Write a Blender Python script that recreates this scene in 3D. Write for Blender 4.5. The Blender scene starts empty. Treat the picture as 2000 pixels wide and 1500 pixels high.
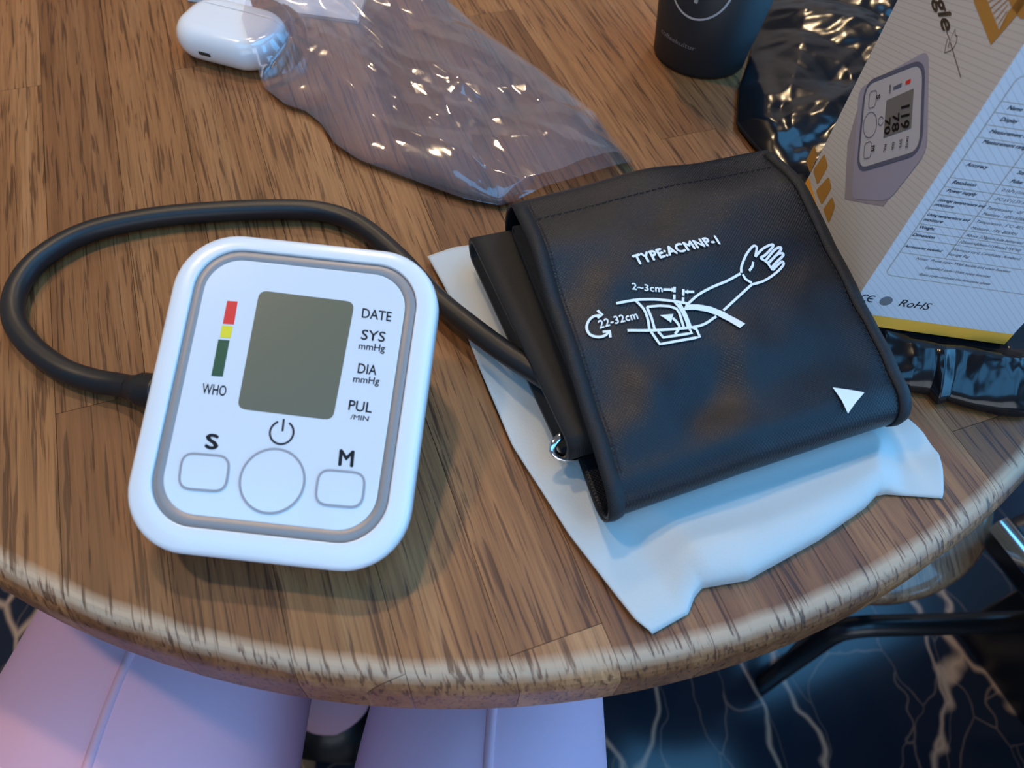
import bpy, bmesh, math, random
import numpy as np
from mathutils import Vector, Matrix

random.seed(7)
scene = bpy.context.scene
COL = scene.collection
T = 0.74            # table top height
CAMH = 0.29         # camera above the table top
F = 1500.0          # focal length in pixels of the 2000 x 1500 frame

# ------------------------------------------------------------------ camera
def cam_axes(pitch, roll):
    p, r = math.radians(pitch), math.radians(roll)
    up = np.array([math.sin(r)*math.cos(p), -math.cos(r)*math.cos(p), -math.sin(p)])
    z = np.array([0, 0, 1.0]); fw = z-up*(z@up); fw /= np.linalg.norm(fw)
    return np.stack([np.cross(fw, up), fw, up])
MC = cam_axes(55.5, 5.5)
cam_d = bpy.data.cameras.new('camera'); cam = bpy.data.objects.new('camera', cam_d); COL.objects.link(cam)
right, upv, back = MC@np.array([1., 0, 0]), MC@np.array([0, -1., 0]), MC@np.array([0, 0, -1.])
m = Matrix.Identity(4)
for i in range(3):
    m[i][0], m[i][1], m[i][2] = right[i], upv[i], back[i]
m[2][3] = T+CAMH
cam.matrix_world = m
cam_d.sensor_width = 36; cam_d.lens = 36*F/2000; cam_d.clip_start = 0.01
cam_d.dof.use_dof = True; cam_d.dof.focus_distance = 0.37; cam_d.dof.aperture_fstop = 11
scene.camera = cam

# ------------------------------------------------------------------ world and exposure
w = bpy.data.worlds.new('world'); scene.world = w; w.use_nodes = True
w.node_tree.nodes['Background'].inputs[0].default_value = (0.5, 0.6, 0.75, 1)
w.node_tree.nodes['Background'].inputs[1].default_value = 0.05
scene.view_settings.view_transform = 'Standard'; scene.view_settings.look = 'None'
scene.view_settings.exposure = -0.05; scene.view_settings.gamma = 1

WINDOW_COL, WINDOW_STR, SKYLIGHT_STR = (0.14, 0.50, 1.0), 4.2, 3.9
LAMP_COL, LAMP_STR = (1.0, 0.72, 0.42), 290.0

# ------------------------------------------------------------------ helpers
def ray(x, y):
    return MC@np.array([x-1000, y-750, F])
def un(x, y, z=0.0):
    """photo pixel -> point at height z above the table top (z relative to the table)"""
    d = ray(x, y); t = (z-CAMH)/d[2]
    return np.array([d[0]*t, d[1]*t, T+z])

def mat(name, color, rough=0.5, metal=0.0, spec=0.5, coat=0.0, sheen=0.0):
    m = bpy.data.materials.new(name); m.use_nodes = True
    b = m.node_tree.nodes['Principled BSDF']
    b.inputs['Base Color'].default_value = (*color, 1); b.inputs['Roughness'].default_value = rough
    b.inputs['Metallic'].default_value = metal; b.inputs['Specular IOR Level'].default_value = spec
    b.inputs['Coat Weight'].default_value = coat; b.inputs['Coat Roughness'].default_value = 0.08
    b.inputs['Sheen Weight'].default_value = sheen
    return m
def nodes(m): return m.node_tree.nodes, m.node_tree.links, m.node_tree.nodes['Principled BSDF']
def N(m, t, **kw):
    n = m.node_tree.nodes.new(t)
    for k, v in kw.items():
        if k in n.inputs: n.inputs[k].default_value = v
        else: setattr(n, k, v)
    return n
def ramp(m, stops):
    n = m.node_tree.nodes.new('ShaderNodeValToRGB'); e = n.color_ramp.elements
    while len(e) < len(stops): e.new(0.5)
    for i, (p, c) in enumerate(stops): e[i].position = p; e[i].color = (*c, 1)
    return n
def add_bump(m, height_socket, strength=0.3, dist=0.001):
    ns, L, b = nodes(m); bp = N(m, 'ShaderNodeBump'); bp.inputs['Strength'].default_value = strength; bp.inputs['Distance'].default_value = dist
    L.new(height_socket, bp.inputs['Height']); L.new(bp.outputs[0], b.inputs['Normal'])
def noise_bump(m, scale, strength=0.3, dist=0.001, detail=3):
    ns, L, b = nodes(m); tc = N(m, 'ShaderNodeTexCoord'); n = N(m, 'ShaderNodeTexNoise', Scale=scale, Detail=detail)
    L.new(tc.outputs['Object'], n.inputs['Vector']); add_bump(m, n.outputs['Fac'], strength, dist)

def mk(name, verts, faces, material, parent=None, smooth=True):
    me = bpy.data.meshes.new(name); me.from_pydata([tuple(map(float, v)) for v in verts], [], faces); me.update()
    bm = bmesh.new(); bm.from_mesh(me); bmesh.ops.recalc_face_normals(bm, faces=bm.faces); bm.to_mesh(me); bm.free()
    if smooth:
        for p in me.polygons: p.use_smooth = True
    if material: me.materials.append(material)
    o = bpy.data.objects.new(name, me); COL.objects.link(o)
    if parent: o.parent = parent
    return o
def empty(name, loc=(0, 0, 0)):
    o = bpy.data.objects.new(name, None); COL.objects.link(o); o.location = loc; o.empty_display_size = 0.05
    return o
def tag(o, label, cat, group=None):
    o['label'] = label; o['category'] = cat
    if group: o['group'] = group
    return o
def struct(o): o['kind'] = 'structure'; return o
def under(child, parent):
    """parent a world-space child while keeping where it stands (parents are only translated)"""
    child.parent = parent; child.matrix_parent_inverse = Matrix.Translation(-Vector(parent.location)); return child
def box_mesh(lo, hi):
    x0, y0, z0 = lo; x1, y1, z1 = hi
    v = [(x0,y0,z0),(x1,y0,z0),(x1,y1,z0),(x0,y1,z0),(x0,y0,z1),(x1,y0,z1),(x1,y1,z1),(x0,y1,z1)]
    return v, [(0,3,2,1),(4,5,6,7),(0,1,5,4),(1,2,6,5),(2,3,7,6),(3,0,4,7)]
def bevel(o, width, seg=2):
    b = o.modifiers.new('bevel', 'BEVEL'); b.width = width; b.segments = seg; b.limit_method = 'ANGLE'; return o
def flat(o):
    for p in o.data.polygons: p.use_smooth = False
    return o
def catmull(pts, n=8):
    P = [np.array(p, float) for p in pts]; P = [2*P[0]-P[1]]+P+[2*P[-1]-P[-2]]; out = []
    for i in range(1, len(P)-2):
        for k in range(n):
            t = k/n
            out.append(0.5*((2*P[i])+(P[i+1]-P[i-1])*t+(2*P[i-1]-5*P[i]+4*P[i+1]-P[i+2])*t*t+(3*P[i]-P[i-1]-3*P[i+1]+P[i+2])*t**3))
    out.append(P[-2]); return out
def tube(pts, r, nseg=14, caps=True):
    P = [np.array(p, float) for p in pts]; verts = []; faces = []
    rr = r if isinstance(r, (list, tuple)) else [r]*len(P)
    tg = [P[min(i+1, len(P)-1)]-P[max(i-1, 0)] for i in range(len(P))]
    ref = np.array([0, 0, 1.0]) if abs(tg[0][2]) < 0.9*np.linalg.norm(tg[0]) else np.array([1.0, 0, 0])
    for p, t, q in zip(P, tg, rr):
        t = t/np.linalg.norm(t); a = ref-t*(ref@t); a /= np.linalg.norm(a); b = np.cross(t, a); ref = a
        verts += [p+q*(a*math.cos(2*math.pi*k/nseg)+b*math.sin(2*math.pi*k/nseg)) for k in range(nseg)]
    for i in range(len(P)-1):
        for k in range(nseg):
            k2 = (k+1) % nseg; faces.append((i*nseg+k, i*nseg+k2, (i+1)*nseg+k2, (i+1)*nseg+k))
    if caps: faces += [tuple(range(nseg-1, -1, -1)), tuple(range((len(P)-1)*nseg, len(P)*nseg))]
    return verts, faces
def lathe(prof, c, nseg=64, cap0=True, cap1=True):
    v = []; f = []; n = len(prof)
    for r, z in prof:
        v += [(c[0]+r*math.cos(2*math.pi*k/nseg), c[1]+r*math.sin(2*math.pi*k/nseg), c[2]+z) for k in range(nseg)]
    for i in range(n-1):
        for k in range(nseg):
            k2 = (k+1) % nseg; f.append((i*nseg+k, i*nseg+k2, (i+1)*nseg+k2, (i+1)*nseg+k))
    if cap0: f.append(tuple(range(nseg-1, -1, -1)))
    if cap1: f.append(tuple(range((n-1)*nseg, n*nseg)))
    return v, f
def grid_faces(nu, nv, wrap_v=False):
    f = []
    for i in range(nu-1):
        for j in range(nv if wrap_v else nv-1):
            j2 = (j+1) % nv; f.append((i*nv+j, (i+1)*nv+j, (i+1)*nv+j2, i*nv+j2))
    return f
def rrect(x0, x1, y0, y1, r, n=10):
    out = []
    for cx, cy, a0 in ((x1-r, y1-r, 0), (x0+r, y1-r, 90), (x0+r, y0+r, 180), (x1-r, y0+r, 270)):
        for k in range(n+1):
            a = math.radians(a0+90*k/n); out.append((cx+r*math.cos(a), cy+r*math.sin(a)))
    return out
def rquad(corners, r, n=6):
    """rounded polygon from corner points (2D)"""
    C = [np.array(c, float) for c in corners]; out = []
    for i in range(len(C)):
        p, a, b = C[i], C[i-1], C[(i+1) % len(C)]
        ua = (a-p)/np.linalg.norm(a-p); ub = (b-p)/np.linalg.norm(b-p)
        s, e = p+ua*r, p+ub*r
        for k in range(n+1):
            t = k/n; out.append(tuple((1-t)**2*s+2*t*(1-t)*p+t*t*e))
    return out
def ribbon(pts, width, closed=False, step=None):
    """flat ribbon along a 2D polyline; returns 2D verts and faces"""
    P = [np.array(p, float) for p in pts]
    if closed: P = P+[P[0]]
    if step:
        Q = [P[0]]
        for a, b in zip(P, P[1:]):
            k = max(1, int(np.linalg.norm(b-a)/step))
            Q += [a+(b-a)*(i+1)/k for i in range(k)]
        P = Q
    n = len(P); v = []; f = []
    for i in range(n):
        if closed: t = P[(i+1) % (n-1)]-P[(i-1) % (n-1)]
        else: t = P[min(i+1, n-1)]-P[max(i-1, 0)]
        t = t/(np.linalg.norm(t)+1e-12); nn = np.array([-t[1], t[0]])*width/2
        v += [P[i]+nn, P[i]-nn]
    for i in range(n-1): f.append((2*i, 2*i+1, 2*i+3, 2*i+2))
    return v, f
def fill2d(poly, step=None):
    """triangulated 2D polygon, subdivided so that it can follow a curved surface"""
    bm = bmesh.new(); vs = [bm.verts.new((p[0], p[1], 0)) for p in poly]; bm.faces.new(vs)
    bmesh.ops.triangulate(bm, faces=bm.faces[:])
    if step:
        for _ in range(6):
            es = [e for e in bm.edges if e.calc_length() > step]
            if not es: break
            bmesh.ops.subdivide_edges(bm, edges=es, cuts=1); bmesh.ops.triangulate(bm, faces=bm.faces[:])
    bm.verts.index_update()
    v = [np.array(x.co[:2]) for x in bm.verts]; f = [tuple(q.index for q in fc.verts) for fc in bm.faces]; bm.free(); return v, f
def text2d(s, bold=0.0, shear=0.0, spacing=1.0, step=None):
    """letters as a flat 2D mesh whose bounding box starts at the origin; also its size"""
    c = bpy.data.curves.new('t', 'FONT'); c.body = s; c.shear = shear; c.space_character = spacing; c.resolution_u = 3
    c.fill_mode = 'FRONT' if hasattr(c, 'fill_mode') else c.fill_mode
    o = bpy.data.objects.new('t', c); COL.objects.link(o)
    dg = bpy.context.evaluated_depsgraph_get(); dg.update()
    me = bpy.data.meshes.new_from_object(o.evaluated_get(dg))
    bm = bmesh.new(); bm.from_mesh(me); bpy.data.objects.remove(o); bpy.data.curves.remove(c); bpy.data.meshes.remove(me)
    bmesh.ops.triangulate(bm, faces=bm.faces[:])
    bm.verts.index_update(); v = np.array([x.co[:2] for x in bm.verts]); f = [tuple(q.index for q in fc.verts) for fc in bm.faces]; bm.free()
    if bold:          # heavier strokes: the same letters shifted a little each way
        n = len(v); sh = [(0, 0), (bold, 0), (-bold, 0), (0, bold), (0, -bold)]
        f = [tuple(i+n*k for i in q) for k in range(5) for q in f]; v = np.concatenate([v+np.array(d) for d in sh])
    lo, hi = v.min(0), v.max(0); return v-lo, f, hi-lo
def text_quad(s, bl, br, tl, **kw):
    """letters stretched to a parallelogram in 2D"""
    v, f, sz = text2d(s, **kw); bl, br, tl = map(np.array, (bl, br, tl))
    return [bl+(br-bl)*p[0]/sz[0]+(tl-bl)*p[1]/sz[1] for p in v], f
class Joined:
    def __init__(self): self.v = []; self.f = []
    def add(self, vf):
        k = len(self.v); self.v += list(vf[0]); self.f += [tuple(i+k for i in q) for q in vf[1]]; return self

def hash2(i, j, seed):
    h = np.sin(i*127.1+j*311.7+seed*74.7)*43758.5453; return h-np.floor(h)
def trinoise(x, y, seed):
    """piecewise-flat noise: facets with sharp creases"""
    i, j = np.floor(x), np.floor(y); fx, fy = x-i, y-j
    h = lambda a, b: hash2(i+a, j+b, seed)
    lo = h(0,0)+(h(1,0)-h(0,0))*fx+(h(0,1)-h(0,0))*fy
    hi = h(1,1)+(h(0,1)-h(1,1))*(1-fx)+(h(1,0)-h(1,1))*(1-fy)
    return np.where(fx+fy < 1, lo, hi)
def smnoise(x, y, seed):
    i, j = np.floor(x), np.floor(y); fx, fy = x-i, y-j; fx = fx*fx*(3-2*fx); fy = fy*fy*(3-2*fy)
    h = lambda a, b: hash2(i+a, j+b, seed)
    return (h(0,0)*(1-fx)+h(1,0)*fx)*(1-fy)+(h(0,1)*(1-fx)+h(1,1)*fx)*fy
def crumple(x, y, seed, size=0.03, ang=0.5, stretch=1.8, fall=0.42):
    c, s = math.cos(ang), math.sin(ang); u, v = (x*c+y*s)/stretch, -x*s+y*c
    wx = smnoise(u/0.05, v/0.05, seed+9)*0.03; wy = smnoise(u/0.05+7, v/0.05, seed+5)*0.03
    u, v = u+wx, v+wy; out = 0; a = 1.0; k = size
    for o in range(3):
        r = 0.7*o+0.4; cu, cv = u*math.cos(r)-v*math.sin(r), u*math.sin(r)+v*math.cos(r)
        out = out+a*trinoise(cu/k, cv/k, seed+o); a *= fall; k *= 0.45
    return out/1.6
def coons(Lc, Rc, Bc, Tc, nu, nv):
    """patch from four boundary polylines (world xy): B,T run left->right, L,R run bottom->top"""
    def rs(c, n):
        c = np.array(c, float); d = np.r_[0, np.cumsum(np.linalg.norm(np.diff(c, axis=0), axis=1))]; t = np.linspace(0, d[-1], n)
        return np.stack([np.interp(t, d, c[:, k]) for k in range(2)], 1)
    L, R, B, Tt = rs(Lc, nv), rs(Rc, nv), rs(Bc, nu), rs(Tc, nu)
    u = np.linspace(0, 1, nu)[:, None, None]; v = np.linspace(0, 1, nv)[None, :, None]
    return ((1-u)*L[None]+u*R[None]+(1-v)*B[:, None]+v*Tt[:, None]
            -((1-u)*(1-v)*B[0]+u*(1-v)*B[-1]+(1-u)*v*Tt[0]+u*v*Tt[-1]))
def sstep(a, b, x): t = np.clip((x-a)/(b-a), 0, 1); return t*t*(3-2*t)

# ------------------------------------------------------------------ materials
# dark marble floor
M_floor = mat('dark_marble', (0.012, 0.016, 0.026), 0.16)
ns, L, b = nodes(M_floor); tc = N(M_floor, 'ShaderNodeTexCoord')
wn = N(M_floor, 'ShaderNodeTexNoise', Scale=2.6, Detail=4); L.new(tc.outputs['Object'], wn.inputs['Vector'])
mx = N(M_floor, 'ShaderNodeVectorMath', operation='MULTIPLY_ADD'); L.new(wn.outputs['Color'], mx.inputs[0]); mx.inputs[1].default_value = (0.32, 0.32, 0.32); L.new(tc.outputs['Object'], mx.inputs[2])
def vein(scale, width, rot):
    mp = N(M_floor, 'ShaderNodeMapping'); mp.inputs['Rotation'].default_value = (0, 0, rot); mp.inputs['Scale'].default_value = (scale, scale*0.42, scale); L.new(mx.outputs[0], mp.inputs['Vector'])
    vo = N(M_floor, 'ShaderNodeTexVoronoi', feature='DISTANCE_TO_EDGE'); vo.inputs['Scale'].default_value = 1.0; L.new(mp.outputs[0], vo.inputs['Vector'])
    r = ramp(M_floor, [(0, (1, 1, 1)), (width, (0, 0, 0))]); L.new(vo.outputs['Distance'], r.inputs[0]); return r
v1, v2 = vein(7.5, 0.03, 0.5), vein(15, 0.014, 0.75)
mm = N(M_floor, 'ShaderNodeMath', operation='MULTIPLY_ADD'); L.new(v2.outputs[0], mm.inputs[0]); mm.inputs[1].default_value = 0.35; L.new(v1.outputs[0], mm.inputs[2])
mc = N(M_floor, 'ShaderNodeMix', data_type='RGBA'); mc.inputs['A'].default_value = (0.012, 0.017, 0.03, 1); mc.inputs['B'].default_value = (0.40, 0.28, 0.20, 1)
L.new(mm.outputs[0], mc.inputs['Factor']); L.new(mc.outputs['Result'], b.inputs['Base Color'])

def wood(name, dark, mid, light, ring_axis=None, wear=None):
    M = mat(name, mid, 0.42, spec=0.4); ns, L, b = nodes(M)
    tc = N(M, 'ShaderNodeTexCoord'); oi = N(M, 'ShaderNodeObjectInfo')
    rnd = N(M, 'ShaderNodeVectorMath', operation='SCALE'); cx = N(M, 'ShaderNodeCombineXYZ')
    L.new(oi.outputs['Random'], cx.inputs[0]); L.new(oi.outputs['Random'], cx.inputs[2]); L.new(cx.outputs[0], rnd.inputs[0]); rnd.inputs['Scale'].default_value = 7.0
    ad = N(M, 'ShaderNodeVectorMath', operation='ADD'); L.new(tc.outputs['Object'], ad.inputs[0]); L.new(rnd.outputs[0], ad.inputs[1])
    def nz(sx, sy, detail, dist=0.0, rough=0.6):
        mp = N(M, 'ShaderNodeMapping'); mp.inputs['Scale'].default_value = (sx, sy, sx*0.5); L.new(ad.outputs[0], mp.inputs['Vector'])
        n = N(M, 'ShaderNodeTexNoise', Scale=1.0, Detail=detail, Roughness=rough, Distortion=dist); L.new(mp.outputs[0], n.inputs['Vector']); return n
    broad = nz(48, 2.2, 3, 0.5); fine = nz(520, 12, 4, 0.2, 0.7); pores = nz(620, 26, 2, 0.5, 0.5)
    r1 = ramp(M, [(0.25, dark), (0.5, mid), (0.78, light)]); L.new(broad.outputs['Fac'], r1.inputs[0])
    r2 = ramp(M, [(0.3, (0.42, 0.36, 0.31)), (0.62, (1, 1, 1))]); L.new(fine.outputs['Fac'], r2.inputs[0])
    r3 = ramp(M, [(0.355, (0.28, 0.21, 0.16)), (0.455, (1, 1, 1))]); L.new(pores.outputs['Fac'], r3.inputs[0])
    m1 = N(M, 'ShaderNodeMix', data_type='RGBA', blend_type='MULTIPLY'); m1.inputs['Factor'].default_value = 0.75; L.new(r1.outputs[0], m1.inputs['A']); L.new(r2.outputs[0], m1.inputs['B'])
    m2 = N(M, 'ShaderNodeMix', data_type='RGBA', blend_type='MULTIPLY'); m2.inputs['Factor'].default_value = 0.85; L.new(m1.outputs['Result'], m2.inputs['A']); L.new(r3.outputs[0], m2.inputs['B'])
    tone = ramp(M, [(0.0, (0.68, 0.56, 0.48)), (0.3, (0.92, 0.82, 0.72)), (0.7, (1.06, 0.97, 0.88)), (1.0, (1.25, 1.19, 1.13))]); L.new(oi.outputs['Random'], tone.inputs[0])
    m3 = N(M, 'ShaderNodeMix', data_type='RGBA', blend_type='MULTIPLY'); m3.inputs['Factor'].default_value = 1.0; L.new(m2.outputs['Result'], m3.inputs['A']); L.new(tone.outputs[0], m3.inputs['B'])
    last = m3.outputs['Result']
    if wear:       # stain rubbed off along the rounded rim
        ln = N(M, 'ShaderNodeVectorMath', operation='LENGTH'); sp = N(M, 'ShaderNodeVectorMath', operation='MULTIPLY'); sp.inputs[1].default_value = (1, 1, 0)
        L.new(tc.outputs['Object'], sp.inputs[0]); L.new(sp.outputs[0], ln.inputs[0])
        jn = N(M, 'ShaderNodeMath', operation='MULTIPLY_ADD'); L.new(broad.outputs['Fac'], jn.inputs[0]); jn.inputs[1].default_value = 0.003; L.new(ln.outputs['Value'], jn.inputs[2])
        mr = N(M, 'ShaderNodeMapRange'); mr.inputs['From Min'].default_value = wear-0.0105; mr.inputs['From Max'].default_value = wear+0.0035
        L.new(jn.outputs[0], mr.inputs['Value'])
        rw = ramp(M, [(0, (0, 0, 0)), (0.28, (0.85, 0.85, 0.85)), (0.45, (0.8, 0.8, 0.8)), (0.68, (0.0, 0.0, 0.0))]); L.new(mr.outputs[0], rw.inputs[0])
        pr_ = N(M, 'ShaderNodeMath', operation='MULTIPLY'); L.new(rw.outputs[0], pr_.inputs[0]); L.new(r3.outputs[0], pr_.inputs[1])
        m4 = N(M, 'ShaderNodeMix', data_type='RGBA'); L.new(pr_.outputs[0], m4.inputs['Factor']); L.new(last, m4.inputs['A']); m4.inputs['B'].default_value = (0.52, 0.38, 0.25, 1); last = m4.outputs['Result']
    L.new(last, b.inputs['Base Color'])
    rr = N(M, 'ShaderNodeMapRange'); rr.inputs['To Min'].default_value = 0.36; rr.inputs['To Max'].default_value = 0.55; L.new(fine.outputs['Fac'], rr.inputs['Value']); L.new(rr.outputs[0], b.inputs['Roughness'])
    add_bump(M, r3.outputs[0], 0.35, 0.0004)
    return M
TR = 0.3953; TC = np.array([-0.0464, 0.4573])
M_wood = wood('oiled_oak', (0.20, 0.082, 0.028), (0.32, 0.145, 0.054), (0.42, 0.225, 0.100), wear=TR)
M_seatwood = wood('stool_wood', (0.10, 0.05, 0.025), (0.2, 0.11, 0.06), (0.3, 0.18, 0.1))

M_white = mat('white_plastic', (0.80, 0.80, 0.80), 0.28, coat=0.4)
M_panel = mat('panel_film', (0.74, 0.76, 0.78), 0.22, coat=0.5)
M_bezel = mat('champagne_silver', (0.31, 0.28, 0.265), 0.42, metal=0.3)
M_ringline = mat('button_outline_grey', (0.36, 0.34, 0.345), 0.4, metal=0.2)
M_lcd = mat('lcd_glass', (0.150, 0.142, 0.092), 0.3)
M_ink = mat('black_ink', (0.012, 0.014, 0.022), 0.45)
M_red = mat('red_ink', (0.75, 0.02, 0.025), 0.4); M_yellow = mat('yellow_ink', (0.80, 0.66, 0.02), 0.4); M_green = mat('dark_green_ink', (0.005, 0.075, 0.035), 0.4)
M_rubber = mat('black_rubber', (0.012, 0.012, 0.013), 0.42)
M_white_ink = mat('white_print', (0.80, 0.84, 0.86), 0.5)
M_chrome = mat('polished_metal', (0.85, 0.85, 0.86), 0.08, metal=1)
M_thread = mat('black_thread', (0.006, 0.006, 0.008), 0.7)

def fabric(name, col, rough=0.45, scale=900.0, strength=0.35):
    M = mat(name, col, rough, spec=0.36, sheen=0.02); ns, L, b = nodes(M); b.inputs['Sheen Roughness'].default_value = 0.4
    tc = N(M, 'ShaderNodeTexCoord'); mp = N(M, 'ShaderNodeMapping'); mp.inputs['Rotation'].default_value = (0, 0, 0.43); L.new(tc.outputs['Object'], mp.inputs['Vector'])
    a = N(M, 'ShaderNodeTexWave', bands_direction='X', Scale=scale/3.0); c = N(M, 'ShaderNodeTexWave', bands_direction='Y', Scale=scale/3.0)
    L.new(mp.outputs[0], a.inputs['Vector']); L.new(mp.outputs[0], c.inputs['Vector'])
    mu = N(M, 'ShaderNodeMath', operation='MULTIPLY'); L.new(a.outputs['Fac'], mu.inputs[0]); L.new(c.outputs['Fac'], mu.inputs[1])
    add_bump(M, mu.outputs[0], strength, 0.0004); return M
M_nylon = fabric('black_nylon', (0.006, 0.007, 0.010), 0.38)
M_binding = fabric('black_binding_tape', (0.009, 0.010, 0.012), 0.55, 1400)
M_inner = mat('black_lining', (0.006, 0.006, 0.008), 0.8)
M_pants = fabric('pale_pink_cloth', (0.74, 0.42, 0.52), 0.75, 2200, 0.12)
M_pants_seam = mat('pink_seam', (0.68, 0.37, 0.44), 0.75)

M_foam = mat('white_foam_sheet', (0.53, 0.55, 0.53), 0.5, sheen=0.2); ns, L, b = nodes(M_foam)
b.inputs['Subsurface Weight'].default_value = 0.15; b.inputs['Subsurface Radius'].default_value = (0.004, 0.004, 0.004); b.inputs['Subsurface Scale'].default_value = 0.5
noise_bump(M_foam, 900, 0.25, 0.0004, 4)

M_film = bpy.data.materials.new('clear_film'); M_film.use_nodes = True
nt = M_film.node_tree; nt.nodes.clear(); out = nt.nodes.new('ShaderNodeOutputMaterial')
tr = nt.nodes.new('ShaderNodeBsdfTransparent'); tr.inputs[0].default_value = (0.99, 0.985, 1.0, 1)
gl = nt.nodes.new('ShaderNodeBsdfGlossy'); gl.inputs['Roughness'].default_value = 0.09; gl.inputs['Color'].default_value = (1, 1, 1, 1)
df = nt.nodes.new('ShaderNodeBsdfDiffuse'); df.inputs[0].default_value = (0.88, 0.84, 0.93, 1)
fr = nt.nodes.new('ShaderNodeFresnel'); fr.inputs['IOR'].default_value = 1.55
m1 = nt.nodes.new('ShaderNodeMixShader'); m1.inputs[0].default_value = 0.07; nt.links.new(tr.outputs[0], m1.inputs[1]); nt.links.new(df.outputs[0], m1.inputs[2])
mu = nt.nodes.new('ShaderNodeMath'); mu.operation = 'MULTIPLY_ADD'; nt.links.new(fr.outputs[0], mu.inputs[0]); mu.inputs[1].default_value = 1.35; mu.inputs[2].default_value = 0.0
m2 = nt.nodes.new('ShaderNodeMixShader'); nt.links.new(mu.outputs[0], m2.inputs[0]); nt.links.new(m1.outputs[0], m2.inputs[1]); nt.links.new(gl.outputs[0], m2.inputs[2])
nt.links.new(m2.outputs[0], out.inputs[0])

M_blackfilm = mat('black_film', (0.006, 0.006, 0.008), 0.17, spec=0.5)
M_case = mat('white_glossy_plastic', (0.82, 0.81, 0.80), 0.18, coat=0.5)
M_dark = mat('dark_metal_port', (0.05, 0.045, 0.04), 0.4, metal=0.5)
M_paper = mat('white_paper', (0.74, 0.76, 0.80), 0.6)
M_cup = mat('black_card', (0.012, 0.010, 0.011), 0.5)
M_cup_print = mat('pale_grey_print', (0.55, 0.52, 0.50), 0.5); M_cup_small = mat('dim_grey_print', (0.24, 0.22, 0.22), 0.5)
M_blackmetal = mat('black_powder_coat', (0.008, 0.009, 0.012), 0.3)
M_leather = mat('black_leatherette', (0.006, 0.006, 0.008), 0.35)
M_plaster = mat('warm_plaster', (0.45, 0.40, 0.36), 0.8); noise_bump(M_plaster, 60, 0.15, 0.002)
M_ceiling = mat('ceiling_paint', (0.34, 0.30, 0.27), 0.9); noise_bump(M_ceiling, 40, 0.1, 0.002)
M_frame = mat('dark_window_frame', (0.03, 0.03, 0.035), 0.4)
def emit(name, col, s):
    M = bpy.data.materials.new(name); M.use_nodes = True; n = M.node_tree.nodes; n.clear()
    e = n.new('ShaderNodeEmission'); e.inputs[0].default_value = (*col, 1); e.inputs[1].default_value = s; o = n.new('ShaderNodeOutputMaterial'); M.node_tree.links.new(e.outputs[0], o.inputs[0]); return M
M_sky = emit('daylight_pane', WINDOW_COL, WINDOW_STR); M_sky_pale = emit('pale_daylight_pane', (0.80, 0.87, 1.0), 2.4); M_skylight = emit('daylight_roof_pane', WINDOW_COL, SKYLIGHT_STR); M_lamp = emit('warm_lamp', LAMP_COL, LAMP_STR)
def stripes(name, base, line, rot):
    M = mat(name, base, 0.42); ns, L, b = nodes(M); tc = N(M, 'ShaderNodeTexCoord'); mp = N(M, 'ShaderNodeMapping'); mp.inputs['Rotation'].default_value = rot; L.new(tc.outputs['Object'], mp.inputs['Vector'])
    wv = N(M, 'ShaderNodeTexWave', bands_direction='Z', Scale=135.0); L.new(mp.outputs[0], wv.inputs['Vector'])
    r = ramp(M, [(0.0, line), (0.12, base)]); L.new(wv.outputs['Fac'], r.inputs[0]); L.new(r.outputs[0], b.inputs['Base Color']); return M
M_card_spec = stripes('white_card_fine_lines', (0.66, 0.67, 0.70), (0.57, 0.57, 0.59), (0, math.radians(-42), 0))
M_card_front = stripes('white_card_lines', (0.62, 0.64, 0.66), (0.50, 0.51, 0.54), (math.radians(22), 0, 0))
M_gold = mat('yellow_gold_print', (0.92, 0.44, 0.05), 0.45); M_goldline = mat('beige_line_print', (0.42, 0.36, 0.28), 0.5)
M_orange = mat('orange_gold_print', (0.48, 0.25, 0.05), 0.45); M_brown = mat('brown_print', (0.13, 0.10, 0.075), 0.5)
M_lav = mat('lavender_print', (0.36, 0.37, 0.52), 0.5); M_lavshade = mat('grey_lavender_print', (0.34, 0.33, 0.40), 0.5)
M_navy = mat('slate_blue_print', (0.10, 0.125, 0.22), 0.5); M_pic = mat('pale_blue_print', (0.52, 0.56, 0.66), 0.5); M_lcdp = mat('grey_print', (0.17, 0.18, 0.19), 0.5)

M_seatwood.node_tree.nodes['Principled BSDF'].inputs['Coat Weight'].default_value = 0.9
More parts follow.
